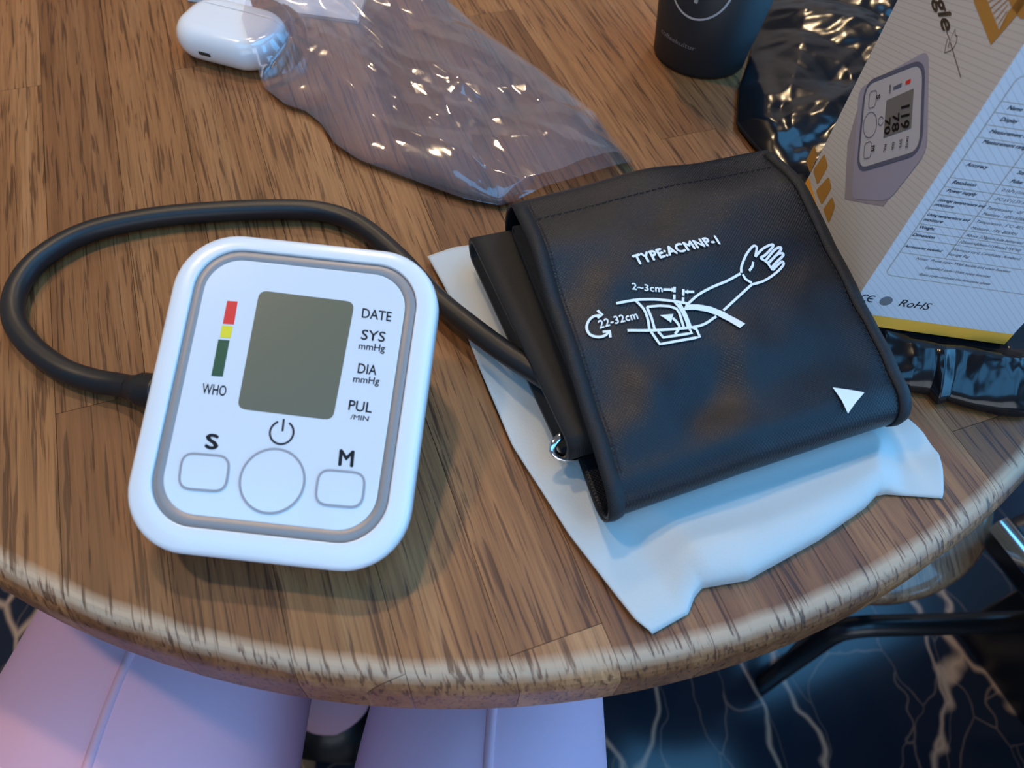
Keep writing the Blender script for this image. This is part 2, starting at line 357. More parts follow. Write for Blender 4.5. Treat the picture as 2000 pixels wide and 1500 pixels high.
# ------------------------------------------------------------------ room
RX0, RX1, RY0, RY1, RH = -3.2, 2.9, -2.6, 3.8, 2.9
def slab(name, lo, hi, m): return struct(flat(mk(name, *box_mesh(lo, hi), m)))
slab('floor', (RX0, RY0, -0.05), (RX1, RY1, 0), M_floor)
slab('ceiling', (RX0, RY0, RH), (RX1, RY1, RH+0.05), M_ceiling)
slab('wall_left', (RX0-0.05, RY0, 0), (RX0, RY1, RH), M_plaster)
slab('wall_right', (RX1, RY0, 0), (RX1+0.05, RY1, RH), M_plaster)
slab('wall_far', (RX0, RY1, 0), (RX1, RY1+0.05, RH), M_plaster)
slab('wall_near', (RX0, RY0-0.05, 0), (RX1, RY0, RH), M_plaster)
def window(name, wall, a0, a1, z0, z1, n):
    """glazing of n panes with dark frame bars, on the inner face of a wall"""
    e = struct(empty(name, (RX1-0.03, (a0+a1)/2, z0) if wall == 'x' else ((a0+a1)/2, RY0+0.03, z0)))
    def put(nm, b0, b1, c0, c1, d0, d1, m):
        if wall == 'x': o = mk(nm, *box_mesh((RX1-d1, b0, c0), (RX1-d0, b1, c1)), m)
        else: o = mk(nm, *box_mesh((b0, RY0+d0, c0), (b1, RY0+d1, c1)), m)
        under(flat(o), e)
    wd = (a1-a0)/n
    for k in range(n):
        put('pane', a0+k*wd+0.03, a0+(k+1)*wd-0.03, z0+0.03, z1-0.03, 0.005, 0.012, M_sky if wall == 'x' else M_sky_pale)
    for k in range(n+1): put('mullion', a0+k*wd-0.03, a0+k*wd+0.03, z0, z1, 0.002, 0.05, M_frame)
    put('rail', a0, a1, z0-0.03, z0+0.03, 0.002, 0.05, M_frame); put('rail', a0, a1, z1-0.03, z1+0.03, 0.002, 0.05, M_frame)
window('window_1', 'x', -1.9, 2.3, 0.5, 2.35, 4); window('window_4', 'y', -0.9, 2.2, 0.7, 2.5, 3)
def skylight(name, x0, x1, y0, y1, n):
    e = struct(empty(name, ((x0+x1)/2, (y0+y1)/2, RH))); wd = (x1-x0)/n
    for k in range(n): flat(under(mk('pane', *box_mesh((x0+k*wd+0.03, y0+0.03, RH-0.012), (x0+(k+1)*wd-0.03, y1-0.03, RH-0.005)), M_skylight), e))
    for k in range(n+1): flat(under(mk('mullion', *box_mesh((x0+k*wd-0.03, y0, RH-0.05), (x0+k*wd+0.03, y1, RH-0.002)), M_frame), e))
    for y in (y0, y1): flat(under(mk('rail', *box_mesh((x0, y-0.03, RH-0.05), (x1, y+0.03, RH-0.002)), M_frame), e))
skylight('window_2', -1.3, 0.1, -1.9, -0.45, 2); skylight('window_3', 0.35, 2.2, -1.3, 1.9, 2)
lamp0 = None
for k, (x, y) in enumerate(((-0.45, 1.15), (-0.7, 2.4), (0.9, 2.9), (-1.2, 0.5))):
    e = empty('ceiling_lamp', (x, y, RH-0.06))
    under(mk('housing', *lathe([(0.085, 0.0), (0.085, 0.06)], (x, y, RH-0.06), 32, False, True), M_frame), e)
    under(mk('bulb_disc', *lathe([(0.075, 0.004), (0.06, -0.012), (0.03, -0.018)], (x, y, RH-0.06), 32), M_lamp), e)
    tag(e, 'round warm ceiling downlight in a dark housing', 'lamp', 'ceiling downlights')

# ------------------------------------------------------------------ table
table = tag(empty('round_table', (TC[0], TC[1], 0)), 'round oak stave table with worn rounded rim carrying all the packaging', 'table')
GA = math.radians(24.5)                      # staves run 24.5 degrees off the line of sight
TH, RO = 0.032, 0.009
prof = [(TR-0.003, -TH), (TR, -TH+0.003), (TR, -RO)]+[(TR-RO+RO*math.cos(a), -RO+RO*math.sin(a)) for a in [math.pi/2*k/6 for k in range(1, 7)]]
dv, dfc = lathe(prof, (0, 0, 0), 160)
base = bmesh.new(); vs = [base.verts.new(p) for p in dv]
for q in dfc: base.faces.new([vs[i] for i in q])
bmesh.ops.recalc_face_normals(base, faces=base.faces)
# local frame of the staves: y along the grain
SW = 0.0375
def cut(bm, co, no):
    r = bmesh.ops.bisect_plane(bm, geom=bm.verts[:]+bm.edges[:]+bm.faces[:], plane_co=co, plane_no=no, clear_outer=True)
    es = [g for g in r['geom_cut'] if isinstance(g, bmesh.types.BMEdge)]
    if len(es) > 2: bmesh.ops.contextual_create(bm, geom=es)
k = -TR-0.012; row = 0
while k < TR:
    half = math.sqrt(max(TR**2-min(abs(k), abs(k+SW))**2, 0)) if k*(k+SW) > 0 else TR
    off = random.uniform(-0.16, 0.16); joints = sorted([off-0.22, off+0.17]) if half > 0.25 else ([off*0.6] if half > 0.12 else [])
    ends = [-1]+joints+[1]
    for a, bb in zip(ends, ends[1:]):
        bm = base.copy(); g = 0.00012
        cut(bm, (k+g, 0, 0), (-1, 0, 0)); cut(bm, (k+SW-g, 0, 0), (1, 0, 0))
        if a > -1: cut(bm, (0, a+g, 0), (0, -1, 0))
        if bb < 1: cut(bm, (0, bb-g, 0), (0, 1, 0))
        if len(bm.faces) < 4: bm.free(); continue
        me = bpy.data.meshes.new('plank'); bm.to_mesh(me); bm.free(); me.materials.append(M_wood)
        o = bpy.data.objects.new('plank', me); COL.objects.link(o); o.parent = table; o.location = (0, 0, T); o.rotation_euler = (0, 0, GA)
    k += SW; row += 1
base.free()
pz = T-TH
under(mk('pedestal', *lathe([(0.035, 0.02), (0.035, pz-0.012)], (TC[0], TC[1]+0.12, 0), 24), M_blackmetal), table)
under(mk('mounting_plate', *lathe([(0.16, pz-0.012), (0.16, pz-0.0005)], (TC[0], TC[1]+0.12, 0), 24), M_blackmetal), table)
under(mk('foot', *lathe([(0.18, 0.0), (0.18, 0.012), (0.05, 0.03)], (TC[0], TC[1]+0.12, 0.0005), 40), M_blackmetal), table)

# ------------------------------------------------------------------ blood pressure monitor
MP, MT, MW, MH = np.array([-0.08564, 0.09778, T+0.018]), 0.36093, 0.10513, 0.12538
myaw = -0.01387
mX = np.array([math.cos(myaw), math.sin(myaw), 0]); mY0 = np.array([-math.sin(myaw), math.cos(myaw), 0])
mY = mY0*math.cos(MT)+np.array([0, 0, 1])*math.sin(MT); mN = np.cross(mX, mY)
def mface(u, v, h=0.0): return MP+mX*u+mY*v+mN*h
FW = 0.0030                                     # the panel lies this far above the outline plane
def m_uv(px, py, h=FW):
    d = ray(px, py); o = np.array([0, 0, T+CAMH]); q = MP+mN*h
    t = ((q-o)@mN)/(d@mN); p = o+d*t-MP; return np.array([p@mX, p@mY])
def mz(x, y): return m_uv(220+x*0.46667, 430+y*0.46667)      # from a zoomed crop of the photograph
mon = tag(empty('blood_pressure_monitor', (MP[0], MP[1]+0.06, T)), 'white digital blood pressure monitor with blank olive screen and three buttons', 'monitor')
def ring(inset, h, rad, extra=(0, 0, 0, 0)):
    l, r_, b_, t_ = extra
    return [mface(u, v, h) for u, v in rrect(-MW/2+inset+l, MW/2-inset-r_, inset+b_, MH-inset-t_, rad, 12)]
def base_ring(inset, rad, z):
    out = []
    for u, v in rrect(-MW/2+inset, MW/2-inset, inset, MH-inset, rad, 12):
        p = mface(u, v, -0.010); out.append(np.array([p[0], p[1], T+z]))
    return out
def loft(rings, cap0=False, cap1=False):
    n = len(rings[0]); v = [p for r in rings for p in r]; f = []
    for i in range(len(rings)-1):
        for k in range(n): k2 = (k+1) % n; f.append((i*n+k, i*n+k2, (i+1)*n+k2, (i+1)*n+k))
    if cap0: f.append(tuple(range(n-1, -1, -1)))
    if cap1: f.append(tuple(range((len(rings)-1)*n, len(rings)*n)))
    return v, f
CR = 0.0245
under(mk('back_shell', *loft([base_ring(0.010, 0.018, 0.0008), base_ring(0.007, 0.02, 0.003), ring(0.0012, -0.0075, CR-0.001), ring(0.0006, -0.0065, CR-0.0005)], True, True), M_white), mon)
ex = (0.0001, -0.0002, 0.0012, -0.0020)
under(mk('front_shell', *loft([ring(0.0004, -0.0062, CR), ring(0, -0.004, CR), ring(0, 0.0004, CR), ring(0.0003, 0.0016, CR-0.0003), ring(0.0010, 0.0026, CR-0.001), ring(0.0022, 0.0031, CR-0.002), ring(0.0080, 0.0035, 0.0182, ex), ring(0.0084, 0.0034, 0.0178, ex), ring(0.0086, 0.0030, 0.0176, ex), ring(0.0087, 0.0012, 0.0175, ex)], True, False), M_white), mon)
under(mk('bezel', *loft([ring(0.0087, 0.0012, 0.0175, ex), ring(0.0088, 0.0021, 0.0174, ex), ring(0.0091, 0.0023, 0.0172, ex), ring(0.0128, 0.0029, 0.0142, ex), ring(0.0131, 0.0024, 0.014, ex)]), M_bezel), mon)
panel = under(mk('face_panel', *loft([ring(0.0129, 0.0020, 0.014, ex), ring(0.0130, 0.0029, 0.014, ex), ring(0.0133, FW, 0.0138, ex)], True, True), M_panel), mon)
flat(panel)
def m_print(name, vf, m, h=0.00012, parent=panel):
    o = mk(name, [mface(p[0], p[1], FW+h) for p in vf[0]], vf[1], m); flat(o); o.parent = parent; return o
def up_parent(o): o.parent = mon; o.matrix_parent_inverse = Matrix.Translation(-Vector(mon.location)); return o
# screen
sc = [m_uv(*p) for p in ((463, 798), (650, 821), (693, 590), (507, 567))]
sp = rquad(sc, 0.0034)
fv = fill2d(sp)
up_parent(m_print('screen', fv, M_lcd, 0.00008))['label'] = 'blank olive grey display'
for nm, q, m in (('red_bar', ((461, 434), (508, 437), (524, 341), (480, 338)), M_red), ('yellow_bar', ((449, 491), (494, 494), (503, 444), (458, 441)), M_yellow), ('green_bar', ((413, 652), (461, 655), (490, 503), (443, 499)), M_green)):
    m_print(nm, ([mz(*p) for p in q], [(0, 1, 2, 3)]), m)
LET = [('DATE', (1042, 408), (1165, 425), (1047, 368), 0), ('SYS', (1038, 500), (1138, 511), (1045, 457), 0), ('mmHg', (1027, 549), (1137, 561), (1033, 511), 0),
       ('DIA', (1024, 640), (1103, 650), (1030, 598), 0), ('mmHg', (1003, 687), (1113, 698), (1010, 649), 0), ('PUL', (985, 795), (1083, 808), (992, 752), 0),
       ('/MIN', (994, 833), (1070, 842), (998, 812), 0), ('WHO', (372, 727), (473, 738), (379, 682), 0), ('S', (384, 957), (441, 964), (392, 890), 0.035), ('M', (943, 1028), (1007, 1035), (950, 958), 0.03)]
for s, bl, br, tl, bold in LET:
    m_print('printed_letters', text_quad(s, mz(*bl), mz(*br), mz(*tl), bold=max(bold, 0.012)), M_ink)
pc = mz(708, 889); pr_ = 0.0044
arc = [pc+pr_*np.array([math.cos(a), math.sin(a)]) for a in [math.radians(90+28+k*(360-56)/40) for k in range(41)]]
J = Joined(); J.add(ribbon(arc, 0.0008)); J.add(ribbon([mz(717, 832), mz(711, 884)], 0.0008)); m_print('power_symbol', (J.v, J.f), M_ink)
def button(name, poly, ringname='button_outline'):
    poly = [np.array(p) for p in poly]; c = sum(poly)/len(poly); n = len(poly)
    rings = [[mface(*p, FW+0.00005) for p in poly], [mface(*(c+(p-c)*0.985), FW+0.00035) for p in poly]]
    o = mk(name, *loft(rings, False, True), M_panel); o.parent = mon; o.matrix_parent_inverse = Matrix.Translation(-Vector(mon.location)); flat(o)
    rb = ribbon([c+(p-c)*0.965 for p in poly], 0.00085, True)
    r = mk('button_outline', [mface(p[0], p[1], FW+0.00046) for p in rb[0]], rb[1], M_ringline); r.parent = o; flat(r)
button('set_button', rquad([mz(*p) for p in ((271, 1124), (476, 1140), (497, 988), (292, 971))], 0.0048))
button('memory_button', rquad([mz(*p) for p in ((843, 1190), (1046, 1208), (1063, 1058), (862, 1040))], 0.0048))
bc = mz(669, 1091); br_ = 0.5*(np.linalg.norm(mz(531, 1085)-mz(809, 1098)))
button('power_button', [bc+br_*np.array([math.cos(2*math.pi*k/48), math.sin(2*math.pi*k/48)]) for k in range(48)])

# ------------------------------------------------------------------ foam pouch
AX, AD, AT = np.array([0.0421, 0.1281]), np.array([0.9055, 0.4243]), np.array([-0.4243, 0.9055])   # cuff frame: near-left corner, along the fold, away
def xy(pts, z=0.002): return [un(x, y, z)[:2] for x, y in pts]
Lc = xy([(1275, 1237), (1240, 1212), (1110, 1045), (1000, 872), (940, 730), (905, 640), (866, 560), (835, 505)])
Bc = xy([(1275, 1237), (1345, 1198), (1358, 1165), (1372, 1148), (1460, 1133), (1600, 1055), (1690, 992), (1712, 968), (1730, 964), (1842, 972)])
Rc = xy([(1842, 972), (1838, 920), (1832, 888), (1800, 850), (1770, 822), (1700, 700), (1620, 560)])
Tc = xy([(835, 505), (885, 487), (932, 480), (1200, 430), (1620, 560)])
nu, nv = 130, 100
G = coons(Lc, Rc, Bc, Tc, nu, nv)
u = np.linspace(0, 1, nu)[:, None]; v = np.linspace(0, 1, nv)[None, :]
edge = np.linalg.norm(G-G[:, :1], axis=2)                       # distance from the near edge
roll = sstep(0.10, 0.24, u)*(1-sstep(0.80, 0.90, u))
prof_ = np.sqrt(np.clip(1-(1-np.clip(edge/0.011, 0, 1))**2, 0, 1))
hgt = 0.0012+roll*prof_*(0.0085-0.0015*sstep(0.012, 0.045, edge))
hgt = hgt+(1-roll)*prof_*0.0022
st = (G[..., 0]-AX[0])*AD[0]+(G[..., 1]-AX[1])*AD[1]; tt = (G[..., 0]-AX[0])*AT[0]+(G[..., 1]-AX[1])*AT[1]
hgt = hgt+0.0007*np.sin(tt/0.0042+1.5*smnoise(st/0.03, tt/0.03, 3))*sstep(0.006, 0.02, edge)*sstep(0.0, 0.25, u)+0.0010*(smnoise(st/0.02, tt/0.02, 5)-0.5)*sstep(0.004, 0.02, edge)
hgt = np.where(st > -0.012, np.minimum(hgt, 0.0074+0.004*(1-sstep(-0.018, 0.0, tt))), hgt); hgt = np.maximum(hgt, 0.0009)
V = np.concatenate([G, (T+hgt)[..., None]], 2).reshape(-1, 3)
foam = mk('foam_pouch', V, grid_faces(nu, nv), M_foam)
sd = foam.modifiers.new('thickness', 'SOLIDIFY'); sd.thickness = 0.0007; sd.offset = -1
tag(foam, 'white translucent foam packing pouch lying under the black cuff', 'pouch')

# ------------------------------------------------------------------ arm cuff
CW, CL, SK = 0.1400, 0.158, 0.098
ZB = 0.0085                                                    # underside above the table
def ztop(s, t):
    s = np.asarray(s, float); t = np.asarray(t, float); q = t/CL
    z = 0.030+0.016*sstep(0.0, 0.75, q)-0.003*sstep(0.72, 1.0, q)+0.003*np.sin(math.pi*np.clip(s/CW, 0, 1))
    z = z+0.0046*(smnoise(s/0.034+3, t/0.03, 11)-0.5)+0.0022*(smnoise(s/0.015, t/0.013, 12)-0.5)*sstep(0.1, 0.5, 1-q)
    for (s0, t0, rs, rt, a, an) in ((0.050, 0.030, 0.020, 0.010, -0.0042, 0.5), (0.075, 0.044, 0.012, 0.016, 0.0028, -0.6), (0.028, 0.052, 0.010, 0.022, 0.0022, 0.2), (0.110, 0.075, 0.025, 0.012, -0.0022, 0.4), (0.095, 0.028, 0.02, 0.009, -0.0016, 0.1), (0.060, 0.118, 0.012, 0.016, -0.0014, -0.4)):
        ds, dt = s-s0, t-t0; c, n = math.cos(an), math.sin(an); a1, a2 = ds*c+dt*n, -ds*n+dt*c
        z = z+a*np.exp(-(a1/rs)**2-(a2/rt)**2)
    return z
def cpt(s, t, z): p = AX+AD*(s+SK*t)+AT*t; return np.array([p[0], p[1], T+z])
def c_st(px, py):
    """pixel -> (s, t) on the top of the cuff"""
    z = 0.04
    for _ in range(8):
        p = un(px, py, z)[:2]-AX; t = p@AT; s = p@AD-SK*t; z = float(ztop(s, t))+0.0006
    return np.array([s, t])
cuff = tag(empty('arm_cuff', (AX[0]+0.05, AX[1]+0.1, T)), 'folded black nylon arm cuff with white printed arm diagram', 'arm cuff')
def section(s):
    """closed outline of the wrap, far top -> near fold -> underside -> far fold"""
    zt = lambda t: float(ztop(s, t)); out = []
    rn, rf = 0.0125, 0.012
    for k in range(41): t = CL-rf-(CL-rf-rn)*k/40; out.append((t, zt(t)))
    z1 = zt(rn); zc = (z1+ZB)/2; h = (z1-ZB)/2
    for k in range(1, 12): a = math.pi*k/12; out.append((rn-rn*math.sin(a), zc+h*math.cos(a)))
    for k in range(13): t = rn+(CL-rf-rn)*k/12; out.append((t, ZB))
    z1 = zt(CL-rf); zc = (z1+ZB)/2; h = (z1-ZB)/2
    for k in range(1, 12): a = math.pi*k/12; out.append((CL-rf+rf*math.sin(a), zc-h*math.cos(a)))
    return out
NS = 70; V = []; nsec = 0
for i in range(NS):
    s = CW*i/(NS-1); sec = section(s); nsec = len(sec)
    pin = 0.0 if 0.04 < s < CW-0.04 else 0
    V += [cpt(s, t, z) for t, z in sec]
wrap = under(mk('outer_wrap', V, grid_faces(NS, nsec, True), M_nylon), cuff)
sd = wrap.modifiers.new('thickness', 'SOLIDIFY'); sd.thickness = 0.0012; sd.offset = -1
# folded inner layers
def oval(t0, t1, z0, z1, n=12):
    h = (z1-z0)/2; zc = (z0+z1)/2; out = []
    for k in range(n+1): a = math.pi/2+math.pi*k/n; out.append((t0+h*0.8+h*0.8*math.cos(a), zc+h*math.sin(a)))
    for k in range(n+1): a = -math.pi/2+math.pi*k/n; out.append((t1-h*0.8+h*0.8*math.cos(a), zc+h*math.sin(a)))
    return out
def loop(name, s0, s1, t0, t1, z0, z1, m, th=0.0022, sk=0.0):
    sec = oval(t0, t1, z0, z1); V = []
    for i in range(20):
        s = s0+(s1-s0)*i/19
        for t, z in sec:
            p = AX+AD*(s+sk*t)+AT*t; V.append((p[0], p[1], T+z+0.0015*math.sin(t*60+s*30)*(1 if z > (z0+z1)/2 else 0)))
    o = under(mk(name, V, grid_faces(20, len(sec), True), m), cuff); d = o.modifiers.new('thickness', 'SOLIDIFY'); d.thickness = th; d.offset = -1; return o
loop('inner_fold', -0.004, 0.135, 0.030, 0.156, 0.0100, 0.0250, M_binding, 0.0025, 0.0)
loop('inner_fold', 0.000, 0.134, 0.036, 0.150, 0.0130, 0.0215, M_inner, 0.002, 0.0)
loop('inner_fold', 0.004, 0.138, 0.052, 0.148, 0.0265, 0.0320, M_binding, 0.0012, 0.075)
# edge binding tape and stitching on the wrap
def strip_on_top(name, s0, s1, m, lift):
    V = []; idx = list(range(0, 41))
    n = 0
    for i in range(3):
        s = s0+(s1-s0)*i/2; sec = section(s)[:55]; n = len(sec)
        c = [(t, z) for t, z in sec]
        for k, (t, z) in enumerate(c):
            a = c[max(k-1, 0)]; b2 = c[min(k+1, n-1)]; nx, nz_ = (b2[1]-a[1]), -(b2[0]-a[0]); q = math.hypot(nx, nz_)+1e-9
            lf = lift*(1.0 if i == 1 else 0.55); V.append(cpt(s, t+nx/q*lf, z+nz_/q*lf))
    o = under(mk(name, V, grid_faces(3, n), m), cuff); d = o.modifiers.new('thickness', 'SOLIDIFY'); d.thickness = 0.001; d.offset = -1; return o
strip_on_top('edge_binding', -0.0006, 0.0062, M_binding, 0.0014)
strip_on_top('edge_binding', CW-0.0055, CW+0.0006, M_binding, 0.0014)
def stitch(s, t0, t1, along='t'):
    J = Joined(); p = t0
    while p < t1:
        seg = [p+0.0022*k/3 for k in range(4)]
        pts = [cpt(s, q, float(ztop(s, q))+0.0011) if along == 't' else cpt(q, s, float(ztop(q, s))+0.0004) for q in seg]
        J.add(tube(pts, 0.00022, 5)); p += 0.0032
    o = under(mk('stitching', J.v, J.f, M_thread), cuff); o['kind'] = 'stuff'
stitch(0.0074, 0.012, CL-0.014); stitch(CW-0.0068, 0.012, CL-0.014); stitch(CL-0.024, 0.008, CW-0.008, 's')
ring_c = un(1117, 868, 0.017)
tv = []; tf = []
for i in range(36):
    a = 2*math.pi*i/36
    for k in range(10):
        b2 = 2*math.pi*k/10; R_ = 0.0095+0.0016*math.cos(b2)
        loc = np.array([R_*math.cos(a), 0.0016*math.sin(b2), R_*math.sin(a)*0.55])
        d1 = np.array([AD[0], AD[1], 0]); d2 = np.array([AT[0], AT[1], 0])
        tv.append(ring_c+d1*(loc[0]+0.001)+d2*(loc[1]+loc[2]*0.8)+np.array([0, 0, loc[2]*0.6]))
tf = grid_faces(36, 10, True)+[(35*10+k, k, (k+1) % 10, 35*10+(k+1) % 10) for k in range(10)]
under(mk('metal_ring', tv, tf, M_chrome), cuff)['label'] = 'small chrome ring'
# white print
def cz(x, y): return c_st(1100+x*0.23, 440+y*0.23)
def c_print(name, vf, lift=0.0008):
    V = [cpt(p[0], p[1], float(ztop(p[0], p[1]))+lift) for p in vf[0]]
    o = under(mk(name, V, vf[1], M_white_ink), cuff); o.parent = wrap; return flat(o)
def ctext(s, bl, br, tl, bold): return text_quad(s, cz(*bl), cz(*br), cz(*tl), bold=bold, spacing=1.08)
c_print('printed_letters', ctext('TYPE:ACMNP-1', (624, 345), (1340, 165), (578, 258), 0.045))
c_print('printed_letters', ctext('2~3cm', (583, 548), (845, 572), (580, 488), 0.025))
c_print('printed_letters', ctext('22-32cm', (308, 885), (640, 797), (290, 812), 0.025))
J = Joined(); WD = 0.00115
for pl in ([(450,665),(610,637),(700,632),(800,633),(940,647),(1060,668)], [(1060,668),(1150,590),(1270,525),(1390,475),(1505,412)],
    [(1510,405),(1515,345),(1555,250),(1605,185),(1632,178),(1642,200),(1630,270)], [(1630,270),(1690,205),(1760,168),(1783,178),(1720,250),(1672,280)],
    [(1715,305),(1790,215),(1835,190),(1850,205),(1795,270),(1738,322)], [(1742,325),(1810,255),(1855,240),(1868,258),(1805,320),(1765,368)],
    [(1778,383),(1830,330),(1862,310),(1870,335),(1830,385),(1760,440),(1690,480),(1600,505)], [(1670,280),(1720,310),(1750,345),(1778,385)],
    [(1612,312),(1605,350),(1578,390)], [(1525,420),(1550,460),(1600,490)], [(1600,505),(1480,615),(1360,725)],
    [(545,895),(700,895),(860,890),(980,880),(1100,868),(1200,840),(1300,775)], [(615,640),(680,710),(715,790),(732,895)],
    [(710,695),(820,685),(900,690),(960,710),(985,745),(1022,865)], [(710,695),(750,790),(777,892)], [(945,650),(1000,720),(1045,815),(1060,868)],
    [(985,660),(1040,760),(1082,865)], [(745,905),(820,1012),(1160,950),(1130,885),(1090,868)], [(805,905),(850,955),(1092,918),(1072,884)],
    [(930,790),(968,830),(985,870),(950,925)], [(850,548),(930,550)], [(945,525),(943,572)], [(943,590),(942,632)], [(1020,545),(1018,600)], [(1018,614),(1017,650)], [(1035,568),(1112,568)],
    [(290,725),(332,762),(290,790)], [(335,908),(396,900),(400,955)], [(312,765),(250,780),(210,825),(200,880),(228,930),(290,950),(350,940),(392,905)]):
    c = [cz(*p) for p in pl]
    if len(c) > 2 and pl[0] not in ((745,905), (710,695), (290,725), (335,908), (805,905)): c = catmull(c, 5)
    J.add(ribbon(c, WD, False, 0.002))
for pg in ([(1040,675),(1150,675),(1260,695),(1360,735),(1460,790),(1545,838),(1500,875),(1400,815),(1310,768),(1220,737),(1120,720),(1020,722)], [(820,765),(935,755),(915,830)], [(920,530),(947,550),(920,570)], [(1060,548),(1028,567),(1060,586)]):
    J.add(fill2d([cz(*p) for p in pg], 0.003))
c_print('printed_arm_diagram', (J.v, J.f))
c_print('printed_triangle', fill2d([c_st(*p) for p in ((1626, 757), (1655, 761), (1688, 767), (1670, 788), (1656, 808), (1644, 783))], 0.003))

# ------------------------------------------------------------------ air hose
hp = [(330, 765, .016), (285, 762, .012), (235, 752, .0075), (180, 742, .006), (120, 720, .006), (60, 675, .006), (27, 620, .006), (36, 558, .006), (85, 500, .006), (175, 452, .006), (300, 425, .006), (430, 413, .006), (560, 409, .006), (640, 416, .006), (705, 442, .0065), (775, 500, .0075), (850, 580, .009), (925, 642, .012), (990, 690, .016), (1050, 728, .0195), (1100, 760, .0205)]
pts = catmull([un(*p) for p in hp], 8)
hose = mk('air_hose', *tube(pts, 0.0052, 18), M_rubber)
tag(hose, 'black rubber air hose looping from monitor to cuff', 'hose')
sl = catmull([un(*p) for p in ((318, 765, .0145), (285, 762, .012), (258, 757, .0095))], 5)
under(mk('plug_sleeve', *tube(sl, [0.0075]*7+[0.0068, 0.0062, 0.0058, 0.0056][:len(sl)-7], 18), M_rubber), hose)

# ------------------------------------------------------------------ earbud case and booklet
ec = np.array([-0.1925, 0.4325]); ea = math.atan2(0.4032-0.413, -0.1749+0.2153)
eX, eY = np.array([math.cos(ea), math.sin(ea)]), np.array([-math.sin(ea), math.cos(ea)])
def epill(inset, z, y0=None, y1=None):
    out = []
    for x, y in rrect(-0.033+inset, 0.033-inset, -0.0235+inset, 0.0235-inset, max(0.0195-inset, 0.004), 10):
        p = ec+eX*x+eY*y; out.append((p[0], p[1], T+z))
    return out
case = tag(empty('earbud_case', (ec[0], ec[1], T)), 'glossy white rounded earbud charging case half covered by clear film', 'case')
rings = []; hz = 0.0108
for k in range(13):
    a = -math.pi/2+math.pi*k/12; ins = 0.0105*(1-math.cos(a)**0.9) if abs(math.cos(a)) > 1e-6 else 0.0105
    rings.append(epill(ins, 0.0004+hz+hz*math.sin(a)))
bmv, bmf = loft(rings, True, True)
def case_part(name, sign, m):
    bm = bmesh.new(); vs = [bm.verts.new(p) for p in bmv]
    for q in bmf: bm.faces.new([vs[i] for i in q])
    c = ec+eY*0.0095
    cut(bm, (c[0]-sign*eY[0]*-0.00015, c[1]-sign*eY[1]*-0.00015, T), (sign*eY[0], sign*eY[1], 0))
    me = bpy.data.meshes.new(name); bm.to_mesh(me); bm.free(); me.materials.append(m)
    for p in me.polygons: p.use_smooth = True
    o = bpy.data.objects.new(name, me); COL.objects.link(o); return under(o, case)
case_part('case_body', 1, M_case); case_part('case_lid', -1, M_case)
pp = ec-eY*0.0229+eX*-0.006
v, f = box_mesh((-0.0042, -0.0010, -0.0014), (0.0042, 0.001, 0.0014))
port = mk('charging_port', [(pp[0]+eX[0]*a+eY[0]*b2, pp[1]+eX[1]*a+eY[1]*b2, T+0.0102+c) for a, b2, c in v], f, M_dark); bevel(under(port, case), 0.0011, 3); port['label'] = 'dark metal charging port'
bk = [un(345, 30, .003)[:2], un(692, 60, .003)[:2]]; bdir = (bk[1]-bk[0])/np.linalg.norm(bk[1]-bk[0]); bn = np.array([-bdir[1], bdir[0]])
bq = [bk[0]+bn*0.022, bk[1]+bn*0.012, bk[1]+bn*0.10+bdir*0.002, bk[0]+bn*0.10]
booklet = empty('booklet', (bq[0][0], bq[0][1], T)); tag(booklet, 'white paper booklet lying behind the earbud case', 'booklet')
for k, (z0, z1, ins) in enumerate(((0.0004, 0.0014, 0.0), (0.0015, 0.0026, 0.0006))):
    c = sum(bq)/4; q = [c+(p-c)*(1-ins*10) for p in bq]
    o = mk('page_block' if k == 0 else 'cover', [(p[0], p[1], T+z) for z in (z0, z1) for p in q], [(3, 2, 1, 0), (4, 5, 6, 7), (0, 1, 5, 4), (1, 2, 6, 5), (2, 3, 7, 6), (3, 0, 4, 7)], M_paper); flat(under(o, booklet))

# ------------------------------------------------------------------ clear plastic bag
Lc = xy([(1012, 392), (975, 402), (905, 388), (860, 372), (760, 335), (700, 312), (655, 282), (625, 240), (598, 218), (555, 203), (520, 175), (500, 140), (488, 100), (500, 40), (520, -60), (540, -160)], 0.003)
Rc = xy([(1235, 318), (1195, 270), (1165, 228), (1130, 198), (1060, 140), (990, 92), (930, 50), (885, 10), (845, -50), (800, -160)], 0.003)
Bc = xy([(1012, 392), (1060, 372), (1150, 345), (1235, 318)], 0.003); Tc = xy([(540, -160), (650, -170), (800, -160)], 0.003)
nu, nv = 150, 260
G = coons(Lc, Rc, Bc, Tc, nu, nv); X, Y = G[..., 0], G[..., 1]
u = np.linspace(0, 1, nu)[:, None]; v = np.linspace(0, 1, nv)[None, :]
rim_ = np.clip(np.minimum(u, 1-u)*2/0.35, 0, 1)**0.6
cr = crumple(X, Y, 4, 0.044, 2.2, 1.9, 0.37)
def case_h(X, Y, grow):
    dx = (X-ec[0])*eX[0]+(Y-ec[1])*eX[1]; dy = (X-ec[0])*eY[0]+(Y-ec[1])*eY[1]
    qx = np.maximum(np.abs(dx)-(0.033-0.0195), 0); qy = np.maximum(np.abs(dy)-(0.0235-0.0195), 0)
    d = np.hypot(qx, qy)-0.0195; return np.where(d < 0.012, 0.0232*(1-sstep(0.001, 0.012, d)), 0)
top = 0.003+rim_*(0.003+0.024*cr)
top = np.maximum(top, case_h(X, Y, 0)+0.0006+0.0015*cr*(case_h(X, Y, 0) > 0.001))
top = np.maximum(top, 0.0032+0.0006*cr)
